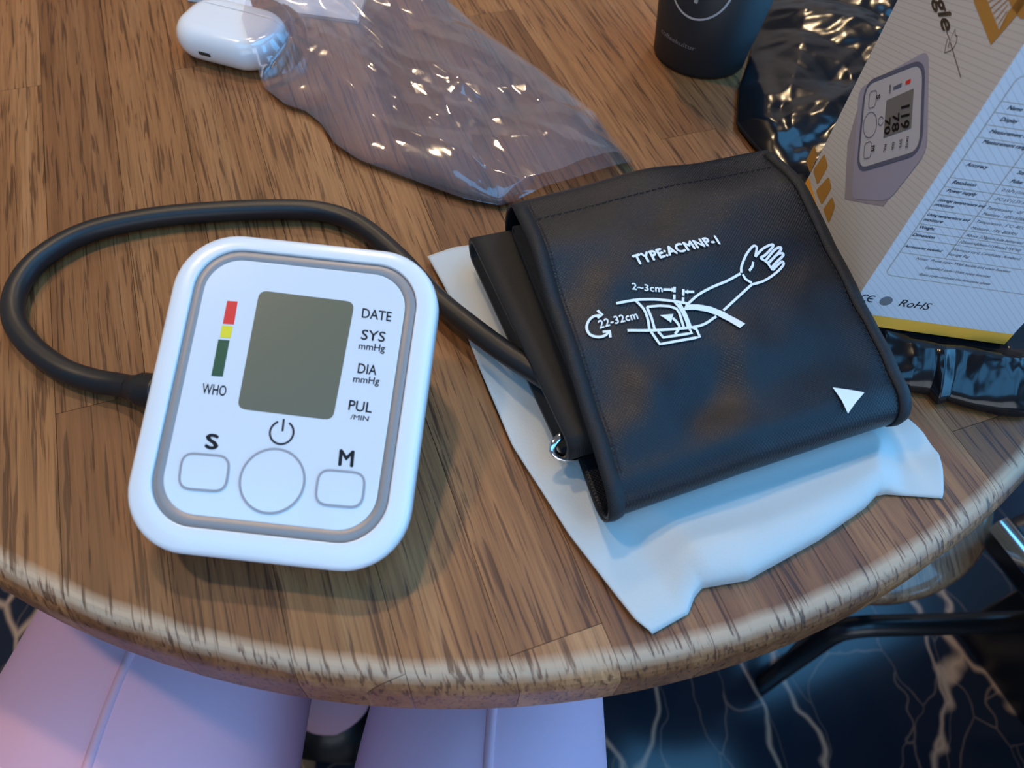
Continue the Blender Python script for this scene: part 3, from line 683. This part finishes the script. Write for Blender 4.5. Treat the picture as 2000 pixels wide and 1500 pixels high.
ks, kt = (X-AX[0])*AD[0]+(Y-AX[1])*AD[1], (X-AX[0])*AT[0]+(Y-AX[1])*AT[1]
top = np.where((kt < CL+0.012) & (ks > -0.01), np.minimum(top, 0.006), top)
bag = empty('plastic_bag', (float(X.mean()), float(Y.mean()), T)); tag(bag, 'crumpled clear plastic bag draped against the earbud case', 'plastic bag')
under(mk('upper_film', np.concatenate([G, (T+top)[..., None]], 2).reshape(-1, 3), grid_faces(nu, nv), M_film), bag)
low = np.minimum(0.0034+0.004*rim_*crumple(X, Y, 21, 0.04, 1.2, 1.5), top-0.0005)
low = np.maximum(low, np.where(case_h(X, Y, 0) > 0.001, top-0.0002, 0.0032))
under(mk('lower_film', np.concatenate([G, (T+low)[..., None]], 2).reshape(-1, 3), grid_faces(nu, nv), M_film), bag)

# ------------------------------------------------------------------ carton
bo, byaw, bax, bay, bw, bd, bh = np.array([0.15106, 0.24025, T+0.018]), 0.00403, 0.06032, 0.0853, 0.0796, 0.1041, 0.158
bU = np.array([bax, bay, 1.0]); bU /= np.linalg.norm(bU)
bE1 = np.array([math.cos(byaw), math.sin(byaw), 0]); bE1 = bE1-bU*(bE1@bU); bE1 /= np.linalg.norm(bE1); bE2 = np.cross(bU, bE1)
def bpt(c, a, h): return bo+bE1*c+bE2*a+bU*h
carton = tag(empty('carton', tuple(bo)), 'upright white product carton with specification table and yellow base band', 'carton')
def bquad(name, pts, m):
    return flat(under(mk(name, pts, [tuple(range(len(pts)))], m), carton))
# body: six card panels folded to a box
I = 0.0004
def panel_box(name, c0, c1, a0, a1, h0, h1, m):
    v, f = box_mesh((c0, a0, h0), (c1, a1, h1)); o = mk(name, [bpt(*p) for p in v], f, m); return flat(under(o, carton))
band = 0.0072
spec = panel_box('spec_panel', I, bw, 0, I, 0, bh, M_card_spec)
front = panel_box('front_panel', 0, I, 0, bd, 0, bh, M_card_front)
panel_box('side_panel', I, bw, bd-I, bd, 0, bh, M_card_front); panel_box('side_panel', bw-I, bw, I, bd-I, 0, bh, M_card_spec)
panel_box('end_flap', I, bw-I, I, bd-I, 0, I, M_card_spec); panel_box('end_flap', I, bw-I, I, bd-I, bh-I, bh, M_card_spec)
def on_plane(px, py, which):
    d = ray(px, py); o = np.array([0, 0, T+CAMH]); n = bE2 if which == 's' else bE1
    t = ((bo-o)@n)/(d@n); p = o+d*t-bo
    return np.array([p@bE1, p@bU]) if which == 's' else np.array([p@bE2, p@bU])
def s7(x, y): return on_plane(1580+0.28*x, 300+0.28*y, 's')
def s6(x, y): return on_plane(1580+0.28*x, 0.28*y, 's')
def f6(x, y): return on_plane(1580+0.28*x, 0.28*y, 'f')
def f2(x, y): return on_plane(1760+0.12*x, 0.12*y, 'f')
def sprint(name, vf, m, h=0.00015):
    o = mk(name, [bpt(p[0], -h, p[1]) for p in vf[0]], vf[1], m); flat(under(o, carton)); o.parent = spec; return o
def fprint(name, vf, m, h=0.00015):
    o = mk(name, [bpt(-h, p[0], p[1]) for p in vf[0]], vf[1], m); flat(under(o, carton)); o.parent = front; return o
yt = 0.5*(s7(420, 1112)[1]+s7(1370, 1262)[1])
sprint('yellow_band', ([(0, 0), (bw, 0), (bw, yt), (0, yt)], [(0, 1, 2, 3)]), M_gold)
fprint('yellow_band', ([(0, 0), (bd, 0), (bd, yt), (0, yt)], [(0, 1, 2, 3)]), M_gold)
left = [s7(600, 682), s7(670, 585), s7(718, 535), s7(755, 485), s7(825, 385), s7(905, 285), s7(945, 228), s7(990, 165), s7(1080, 42), s6(1200, 958), s6(1260, 872), s6(1310, 785), s6(1375, 710)]
c0 = float(np.mean([p[0] for p in left])); c1 = bw-0.006; cd = float(np.mean([s7(930, 730)[0], s7(1170, 440)[0], s7(1345, 225)[0]]))
yb = s7(700, 868)[1]; ytop = max(p[1] for p in left)+0.010
J = Joined(); LW = 0.00028
J.add(ribbon(rrect(c0, c1, yb, ytop, 0.003, 6), LW, True))
for p in left: J.add(ribbon([(c0, p[1]), (c1, p[1])], LW))
J.add(ribbon([(cd, left[0][1]), (cd, ytop)], LW)); sprint('table_lines', (J.v, J.f), M_goldline)
v0, f0, sz0 = text2d('Power supply', 0.012, 0.3); SZ = (s7(1160, 295)[0]-s7(950, 265)[0])/sz0[0]
def spec_text(s, p, bold=True, k=1.0):
    v, f, sz = text2d(s, 0.014 if bold else 0.0, 0.3); room = bw-0.001-p[0]; sc = min(SZ*k, room/sz[0]*1.0) if sz[0]*SZ*k > room else SZ*k
    sprint('printed_letters', ([(p[0]+q[0]*sc, p[1]+q[1]*SZ*k) for q in v], f), M_ink if bold else M_brown)
for s, p in (('Accuracy', s7(1085, 92)), ('Resolution', s7(995, 207)), ('Power supply', s7(950, 272)), ('Storage temperature and', s7(893, 335)), ('moisture', s7(868, 362)), ('Using temperature and', s7(818, 437)), ('moisture', s7(795, 466)), ('Weight', s7(762, 527)), ('Dimention', s7(718, 572)), ('Accessories included', s7(662, 650))):
    spec_text(s, p, True, 0.86 if ' ' in s and len(s) > 15 else 1.0)
for s, p in (('Name', s6(1380, 762)), ('Display', s6(1322, 850)), ('Measurement method', s6(1255, 925)), ('Measurement range', s6(1200, 1005)), ('Static pressure', s7(1440, 148)), ('Pulse:', s7(1400, 200))): spec_text(s, p, True)
for s, p in (('0.1kPa (1mmHg)', s7(1335, 268)), ('DC 6V (1.5V AA)', s7(1290, 330)), ('Temperature : -20\u00b0C', s7(1235, 392)), ('Moisture : 10%~93%RH', s7(1205, 426)), ('Temperature : 5\u00b0C~40\u00b0C', s7(1160, 486)), ('Moisture : 15%~80%RH', s7(1128, 524)), ('About 220g(exclude batteries)', s7(1085, 580)), ('105mm\u00d780mm\u00d7159mm(L*W*H)', s7(1040, 628)), ('Warranty card, Certificate, Armband,', s7(992, 680)), ('Storage Bag', s7(958, 712)),
             ('Notes:  Prime style--With backlit and voice function', s7(740, 742)), ('Expanded style--With voice function', s7(802, 806)), ('Basic style--without the functions above', s7(762, 852))): spec_text(s, p, False, 0.9)
def stretch(s, bl, br, hk, m, **kw):
    v, f, sz = text2d(s, **kw); sc = (br[0]-bl[0])/sz[0]; sprint('printed_letters', ([(bl[0]+q[0]*sc, bl[1]+q[1]*sc*hk) for q in v], f), m)
a, b2 = s7(352, 1022), s7(452, 1036); r_ = (b2[0]-a[0])*0.27; J = Joined()
for cx_, mid in ((a[0]+r_, False), (a[0]+r_*2.75, True)):
    cc = np.array([cx_, a[1]+r_]); J.add(ribbon([cc+r_*np.array([math.cos(t), math.sin(t)]) for t in [math.radians(62+k*236/20) for k in range(21)]], 0.0006))
    if mid: J.add(ribbon([cc+np.array([-r_, 0]), cc+np.array([r_*0.25, 0])], 0.0006))
sprint('conformity_mark', (J.v, J.f), M_ink)
stretch('RoHS', s7(620, 1062), s7(828, 1094), 1.0, M_ink, bold=0.0, shear=0.15)
gc = s7(538, 1028); sprint('round_mark', ([gc+0.0028*np.array([math.cos(2*math.pi*k/24), math.sin(2*math.pi*k/24)]) for k in range(24)], [tuple(range(24))]), M_lcdp)
# picture side: the monitor printed lying on its side
fprint('picture_shadow', fill2d([f6(*p) for p in ((330, 790), (400, 600), (760, 400), (825, 470), (822, 1000), (700, 1200), (520, 1440), (250, 1390), (270, 1000))]), M_lavshade, 0.0001)
fprint('picture_body', fill2d(rquad([f6(*p) for p in ((300, 1390), (350, 620), (840, 345), (825, 1060), (560, 1400))], 0.006)), M_lav, 0.0002)
ro = rquad([f6(*p) for p in ((340, 1195), (398, 585), (810, 420), (785, 1060))], 0.009)
fprint('picture_face', fill2d(ro), M_pic, 0.0003)
J = Joined(); J.add(ribbon(ro, 0.0019, True)); fprint('picture_rim', (J.v, J.f), M_navy, 0.0004)
J = Joined()
for q in (((420, 760), (432, 640), (482, 630), (468, 745)), ((388, 1110), (395, 1000), (445, 985), (436, 1100))): J.add(ribbon(rquad([f6(*p) for p in q], 0.0022), 0.00035, True))
cc = f6(432, 872); e1_, e2_ = f6(480, 855)-cc, f6(432, 785)-cc
J.add(ribbon([cc+e1_*math.cos(2*math.pi*k/32)+e2_*math.sin(2*math.pi*k/32) for k in range(32)], 0.00035, True))
cc = f6(508, 845); e1_, e2_ = f6(526, 840)-cc, f6(508, 816)-cc
J.add(ribbon([cc+e1_*math.cos(t)+e2_*math.sin(t) for t in [math.radians(20+k*320/24) for k in range(25)]], 0.0004)); fprint('picture_buttons', (J.v, J.f), M_navy, 0.0005)
fprint('picture_screen', ([f6(*p) for p in ((526, 962), (548, 702), (738, 618), (720, 893))], [(0, 1, 2, 3)]), M_lcdp, 0.0005)
fprint('picture_bar', ([f6(*p) for p in ((596, 628), (598, 606), (655, 578), (652, 604))], [(0, 1, 2, 3)]), M_navy, 0.0005)
fprint('picture_bar', ([f6(*p) for p in ((680, 592), (682, 567), (718, 550), (716, 576))], [(0, 1, 2, 3)]), M_red, 0.0005)
for s, o_, x_, y_ in (('119', (652, 745), (648, 905), (715, 728)), ('78', (592, 800), (588, 925), (642, 785)), ('70', (540, 830), (535, 945), (580, 818)), ('M', (447, 1020), (444, 1058), (470, 1012)), ('S', (482, 665), (480, 695), (508, 657)), ('DATE', (692, 955), (682, 1035), (708, 950)), ('SYS', (645, 975), (636, 1035), (662, 970)), ('DIA', (592, 995), (584, 1048), (608, 990)), ('PUL', (535, 1010), (528, 1062), (552, 1004)), ('WHO', (570, 592), (566, 655), (584, 588))):
    fprint('printed_letters', text_quad(s, f6(*o_), f6(*x_), f6(*y_), bold=0.02), M_ink, 0.0007)
fprint('printed_letters', text_quad('agle', f2(430, -180), f2(610, 520), f2(700, -230), bold=0.03), M_brown)
J = Joined()
for pl in ([(745, 510), (800, 655), (890, 465), (885, 570), (918, 590), (905, 690), (860, 775)], [(860, 775), (800, 830), (710, 860), (740, 700), (762, 630)], [(800, 655), (770, 775)], [(805, 690), (845, 820), (980, 1270)]): J.add(ribbon([f2(*p) for p in pl], 0.0004))
fprint('leaf_outline', (J.v, J.f), M_brown)
J = Joined(); J.add(ribbon([f6(1180, -40), f6(1300, 262), f6(1400, 120), f6(1480, 20), f6(1560, -110)], 0.0052))
for k in range(6): J.add(ribbon([f6(1250+18*k, 20+38*k), f6(1400-4*k, -90+42*k)], 0.0005))
J.add(fill2d([f6(*p) for p in ((1370, -60), (1420, 60), (1480, 130), (1600, 130), (1600, -60))])); fprint('gold_emblem', (J.v, J.f), M_orange)
for k, q in enumerate((((30, 1190), (110, 1070), (135, 1160), (60, 1290)), ((50, 1330), (140, 1230), (160, 1310), (90, 1430)), ((100, 1460), (165, 1370), (185, 1440), (140, 1560)), ((-20, 1120), (40, 1010), (60, 1090), (10, 1210)))):
    fprint('gold_leaf', fill2d(rquad([f6(*p) for p in q], 0.002)), M_orange)

# ------------------------------------------------------------------ black plastic mailer under and behind the carton
Lc = xy([(1690, 690), (1640, 560), (1565, 380), (1465, 275), (1438, 240), (1442, 170), (1462, 118), (1498, -40), (1535, -160)], 0.004)
Bc = xy([(1690, 690), (1730, 745), (1775, 763), (1814, 769), (1831, 788), (1853, 782), (1901, 797), (1950, 808), (2010, 815), (2120, 800), (2250, 740)], 0.003)
Rc = xy([(2250, 740), (2300, 500), (2240, 250), (2150, 0), (2050, -160)], 0.004); Tc = xy([(1535, -160), (1800, -180), (2050, -160)], 0.004)
nu, nv = 220, 240
G = coons(Lc, Rc, Bc, Tc, nu, nv)
rc_ = np.linalg.norm(G-TC, axis=2, keepdims=True); G = TC+(G-TC)*np.where(rc_ > 0.372, (0.372+0.018*(1-np.exp(-(rc_-0.372)/0.018)))/rc_, 1.0)   # stays on the table
X, Y = G[..., 0], G[..., 1]
near = np.linalg.norm(G-G[:, :1], axis=2); lft = np.linalg.norm(G-G[:1], axis=2)
cr = crumple(X, Y, 31, 0.03, 0.5, 1.7); cr2 = crumple(X, Y, 77, 0.016, 1.9, 1.4)
rim_ = np.clip(near/0.035, 0, 1)**0.6*np.clip(lft/0.03, 0, 1)**0.6
frontal = 1-sstep(-0.02, 0.06, (Y-bo[1]))
hgt = 0.003+rim_*(0.003+(0.010+0.014*frontal)*cr+(0.0015+0.0105*frontal)*cr2)
P_ = np.stack([X-bo[0], Y-bo[1]], -1); bc_, ba_ = P_@bE1[:2], P_@bE2[:2]
# inside the footprint of the carton the film is pressed flat
dx = np.maximum(np.maximum(-bc_, bc_-bw), 0); dy = np.maximum(np.maximum(-ba_, ba_-bd), 0); dd = np.hypot(dx, dy)
pile = sstep(0.02, 0.08, ba_)*sstep(0.004, 0.03, -bc_)*sstep(0.0, 0.05, lft)
hgt = hgt+pile*(0.024+0.008*cr)
cb_ = (bo[2]-T)+bE1[2]*np.clip(bc_, 0, bw)+bE2[2]*np.clip(ba_, 0, bd)          # underside of the leaning carton
hgt = np.where(dd < 0.012, np.maximum(hgt, (cb_-0.003)*(1-sstep(0.0, 0.012, dd))), hgt)
lim = np.maximum(cb_-0.0012, 0.0008)+np.clip(dd-0.003, 0, 1)*0.75
hgt = np.minimum(hgt, lim)
kt = (X-AX[0])*AT[0]+(Y-AX[1])*AT[1]; ks = (X-AX[0])*AD[0]+(Y-AX[1])*AD[1]-SK*kt
inside = (ks < CW+0.006) & (kt < CL+0.006) & (kt > -0.006)
hgt = np.where(inside, np.minimum(hgt, 0.006), hgt)
sack = mk('plastic_mailer', np.concatenate([G, (T+hgt)[..., None]], 2).reshape(-1, 3), grid_faces(nu, nv), M_blackfilm)
sd = sack.modifiers.new('thickness', 'SOLIDIFY'); sd.thickness = 0.0003; sd.offset = -1
tag(sack, 'crumpled glossy black plastic mailer under and behind the carton', 'plastic bag')

# ------------------------------------------------------------------ paper cup
nearp = un(1378, 152, 0); cdir = nearp[:2]/np.linalg.norm(nearp[:2]); r0 = 0.0305
cc = nearp[:2]+cdir*r0+np.array([-0.0095, -0.002]); CH, r1 = 0.112, 0.043
cup = tag(empty('paper_cup', (cc[0], cc[1], T)), 'black takeaway paper cup with white circle emblem', 'cup')
cupr = lambda z: r0+(r1-r0)*z/CH
under(mk('cup_wall', *lathe([(r0-0.002, 0.0004), (r0, 0.0012), (r0, 0.003), (r1, CH), (r1-0.001, CH), (r0-0.001, 0.008), (0.001, 0.008)], (cc[0], cc[1], T), 72), M_cup), cup)
rim_v = []
for i in range(72):
    a = 2*math.pi*i/72
    for k in range(8): b2 = 2*math.pi*k/8; R_ = r1+0.0016*math.cos(b2); rim_v.append((cc[0]+R_*math.cos(a), cc[1]+R_*math.sin(a), T+CH+0.0016*math.sin(b2)))
under(mk('rolled_rim', rim_v, grid_faces(72, 8, True)+[(71*8+k, k, (k+1) % 8, 71*8+(k+1) % 8) for k in range(8)], M_cup), cup)
under(mk('lid', *lathe([(r1+0.002, CH-0.003), (r1+0.002, CH+0.006), (r1-0.004, CH+0.014), (r1-0.007, CH+0.010), (0.001, CH+0.010)], (cc[0], cc[1], T), 72, True, False), M_rubber), cup)
a_cam = math.atan2(-cc[1], -cc[0])
def cup_uv(px, py):
    """pixel -> (angle from the camera side, height) on the cup wall"""
    d = ray(px, py); o = np.array([0, 0, CAMH]); lo, best = None, None
    for t in np.linspace(0.2/1500, 0.8/1500, 4000):
        p = o+d*t
        if np.hypot(p[0]-cc[0], p[1]-cc[1]) <= cupr(max(p[2], 0)): best = p; break
    if best is None: return None
    a = math.atan2(best[1]-cc[1], best[0]-cc[0])-a_cam; return np.array([(a+math.pi) % (2*math.pi)-math.pi, best[2]])
def cup_pt(q, h=0.0003):
    r = cupr(q[1])+h; a = q[0]+a_cam; return (cc[0]+r*math.cos(a), cc[1]+r*math.sin(a), T+q[1])
A_, B_, C_ = cup_uv(1301, 2), cup_uv(1350, 37), cup_uv(1414, 2)
cz0 = B_[1]; R_em = 0.021; ca = B_[0]
em = [(ca+R_em*math.cos(t)/cupr(cz0+R_em), cz0+R_em+R_em*math.sin(t)) for t in [2*math.pi*k/64 for k in range(64)]]
v, f = [], []
for k, q in enumerate(em):
    cq = (ca, cz0+R_em); w1 = 1.0; w2 = 0.935
    v += [cup_pt(q), cup_pt((cq[0]+(q[0]-cq[0])*w2, cq[1]+(q[1]-cq[1])*w2))]
f = [(2*k, 2*k+1, (2*k+3) % 128, (2*k+2) % 128) for k in range(64)]
flat(under(mk('circle_emblem', v, f, M_cup_print), cup))
tv_, tf_, tsz = text2d('p', 0.02); sc = 0.013/tsz[1]
flat(under(mk('emblem_letter', [cup_pt((ca+0.1+(p[0]*sc-tsz[0]*sc/2)/0.035, cz0+0.0105+p[1]*sc)) for p in tv_], tf_, M_cup_print), cup))
ta, tb = cup_uv(1294, 52), cup_uv(1357, 101)
if ta is not None and tb is not None:
    tv_, tf_, tsz = text2d('coffeekultur'); hz_ = 0.5*(ta[1]+tb[1]); sx = (tb[0]-ta[0])/tsz[0]; sy = 0.0030/tsz[1]
    flat(under(mk('printed_letters', [cup_pt((ta[0]+p[0]*sx, hz_-0.0015+p[1]*sy)) for p in tv_], tf_, M_cup_small), cup))

# ------------------------------------------------------------------ person (seated, only the legs are in the picture)
def leg_rings(path, nseg=28):
    V = []; F_ = []; tg = [np.array(path[min(i+1, len(path)-1)][:3])-np.array(path[max(i-1, 0)][:3]) for i in range(len(path))]
    ref = np.array([0, 0, 1.0])
    for p, t in zip(path, tg):
        t = t/np.linalg.norm(t); a = np.array([1.0, 0, 0]); a = a-t*(a@t); a /= np.linalg.norm(a); b2 = np.cross(t, a)
        V += [np.array(p[:3])+a*p[3]*math.cos(2*math.pi*k/nseg)+b2*p[4]*math.sin(2*math.pi*k/nseg) for k in range(nseg)]
    n = len(path)
    for i in range(n-1):
        for k in range(nseg): k2 = (k+1) % nseg; F_.append((i*nseg+k, i*nseg+k2, (i+1)*nseg+k2, (i+1)*nseg+k))
    F_ += [tuple(range(nseg-1, -1, -1)), tuple(range((n-1)*nseg, n*nseg))]
    return V, F_
def leg(xh, xk, xf, rw):
    return [(xh, -0.40, 0.565, rw*1.08, 0.085), (xh, -0.28, 0.575, rw*1.1, 0.084), ((xh+xk)/2, -0.10, 0.578, rw*1.04, 0.078), (xk, 0.05, 0.572, rw, 0.072), (xk, 0.14, 0.562, rw*0.92, 0.066), (xk, 0.20, 0.535, rw*0.82, 0.062),
            (xk, 0.225, 0.48, 0.058, 0.062), (xk, 0.215, 0.36, 0.056, 0.060), (xf, 0.20, 0.20, 0.05, 0.052), (xf, 0.19, 0.10, 0.05, 0.05)]
J = Joined()
LEGS = [leg(-0.150, -0.178, -0.17, 0.086), leg(0.020, 0.004, 0.02, 0.069)]
for lg in LEGS: J.add(leg_rings(lg))
pel = []
J.add(leg_rings([(-0.065, -0.52, 0.60, 0.15, 0.09), (-0.065, -0.46, 0.585, 0.18, 0.11), (-0.065, -0.38, 0.575, 0.17, 0.095), (-0.065, -0.33, 0.575, 0.15, 0.08)]))
J.add(leg_rings([(-0.065, -0.45, 0.56, 0.165, 0.11), (-0.065, -0.46, 0.66, 0.155, 0.10), (-0.065, -0.47, 0.74, 0.14, 0.09)]))
person = mk('person', J.v, J.f, M_pants)
rm = person.modifiers.new('one_surface', 'REMESH'); rm.mode = 'VOXEL'; rm.voxel_size = 0.009; rm.use_smooth_shade = True
sm = person.modifiers.new('smooth', 'SMOOTH'); sm.iterations = 12; sm.factor = 0.5
tag(person, 'person seated at the table wearing pale pink trousers with front seams', 'person')
def seam(lg, dx):
    pts = []
    for p in lg[1:5]: pts.append((p[0]+dx, p[1], p[2]+p[4]*math.sqrt(max(0, 1-(dx/p[3])**2))-0.0018))
    under(mk('trouser_seam', *tube(catmull(pts, 8), 0.0026, 8), M_pants_seam), person)
seam(LEGS[0], 0.006); seam(LEGS[1], 0.002)
for lg, sx in zip(LEGS, (-1, 1)):
    x = lg[-1][0]; sh = [(x, 0.13, 0.045, 0.036, 0.030), (x, 0.17, 0.055, 0.042, 0.045), (x, 0.24, 0.045, 0.045, 0.036), (x, 0.32, 0.032, 0.045, 0.028), (x, 0.37, 0.027, 0.03, 0.02)]
    under(mk('shoe', *leg_rings(sh), M_leather), person)

# ------------------------------------------------------------------ chair under the person
pc_ = tag(empty('chair', (-0.065, -0.25, 0)), 'black chair with padded seat carrying the person in pink', 'chair')
def cbox(name, lo, hi, m, par, bv=0.004): return bevel(under(mk(name, *box_mesh(lo, hi), m), par), bv, 3)
cbox('seat', (-0.29, -0.50, 0.418), (0.16, 0.045, 0.470), M_leather, pc_, 0.02)
for x in (-0.27, 0.12):
    for y in (-0.47, 0.0): cbox('leg', (x, y, 0), (x+0.025, y+0.025, 0.42), M_blackmetal, pc_)
cbox('backrest', (-0.27, -0.66, 0.60), (0.14, -0.63, 0.90), M_leather, pc_, 0.012)
for x in (-0.25, 0.10):
    under(mk('back_post', *tube([(x, -0.48, 0.44), (x, -0.56, 0.47), (x, -0.638, 0.60), (x, -0.645, 0.85)], 0.011, 12), M_blackmetal), pc_)

# ------------------------------------------------------------------ stool and bench beyond the table
sc_ = np.array([0.329, 0.386]); SR, SZ_ = 0.138, 0.40
stool = tag(empty('stool', (sc_[0], sc_[1], 0)), 'low stool with round streaky wooden seat below the table edge', 'stool')
o = under(mk('seat', *lathe([(SR-0.01, SZ_-0.03), (SR-0.002, SZ_-0.026), (SR, SZ_-0.015), (SR, SZ_-0.006), (SR-0.004, SZ_-0.001), (SR-0.012, SZ_)], (sc_[0], sc_[1], 0), 72), M_seatwood), stool)
for k in range(4):
    a = math.radians(45+90*k); d = np.array([math.cos(a), math.sin(a)])
    under(mk('leg', *tube([(*(sc_+d*0.085), SZ_-0.028), (*(sc_+d*0.11), 0.0)], 0.011, 14), M_blackmetal), stool)
ft = []
for i in range(48):
    a = 2*math.pi*i/48; ft.append((sc_[0]+0.094*math.cos(a), sc_[1]+0.094*math.sin(a), 0.17))
under(mk('foot_ring', *tube(ft+[ft[0]], 0.007, 10, False), M_blackmetal), stool)
bdir_ = np.array([0.45, -0.893]); bnrm = np.array([0.893, 0.45])
bench = tag(empty('bench', (0.62, 0.0, 0)), 'black upholstered bench with bright metal trim and tubular frame', 'bench')
def bench_slab(name, p0, l0, l1, w0, w1, z0, z1, m, bv):
    q = [np.array(p0)+bdir_*a+bnrm*b2 for a, b2 in ((l0, w0), (l1, w0), (l1, w1), (l0, w1))]
    o = mk(name, [(p[0], p[1], z) for z in (z0, z1) for p in q], [(3, 2, 1, 0), (4, 5, 6, 7), (0, 1, 5, 4), (1, 2, 6, 5), (2, 3, 7, 6), (3, 0, 4, 7)], m); return bevel(under(o, bench), bv, 3)
p0 = un(1948, 1020, 0.45-T)[:2]
bench_slab('seat', p0, 0.0, 1.2, 0.004, 0.5, 0.405, 0.452, M_leather, 0.012)
bench_slab('metal_trim', p0, 0.0, 1.2, -0.002, 0.008, 0.438, 0.4545, M_chrome, 0.001)
pf = un(1880, 1250, -T)[:2]
bench_slab('base', pf, -0.02, 0.95, 0.0, 0.25, 0.0, 0.37, M_blackmetal, 0.004)
fp = [(0.62, 0.306, 0.24), (0.50, 0.291, 0.24), (0.40, 0.279, 0.24), (0.382, 0.2765, 0.237), (0.371, 0.275, 0.228), (0.367, 0.2745, 0.21), (0.366, 0.2745, 0.10), (0.366, 0.2745, 0.0)]
under(mk('tube_frame', *tube(fp, 0.0115, 16), M_blackmetal), bench)
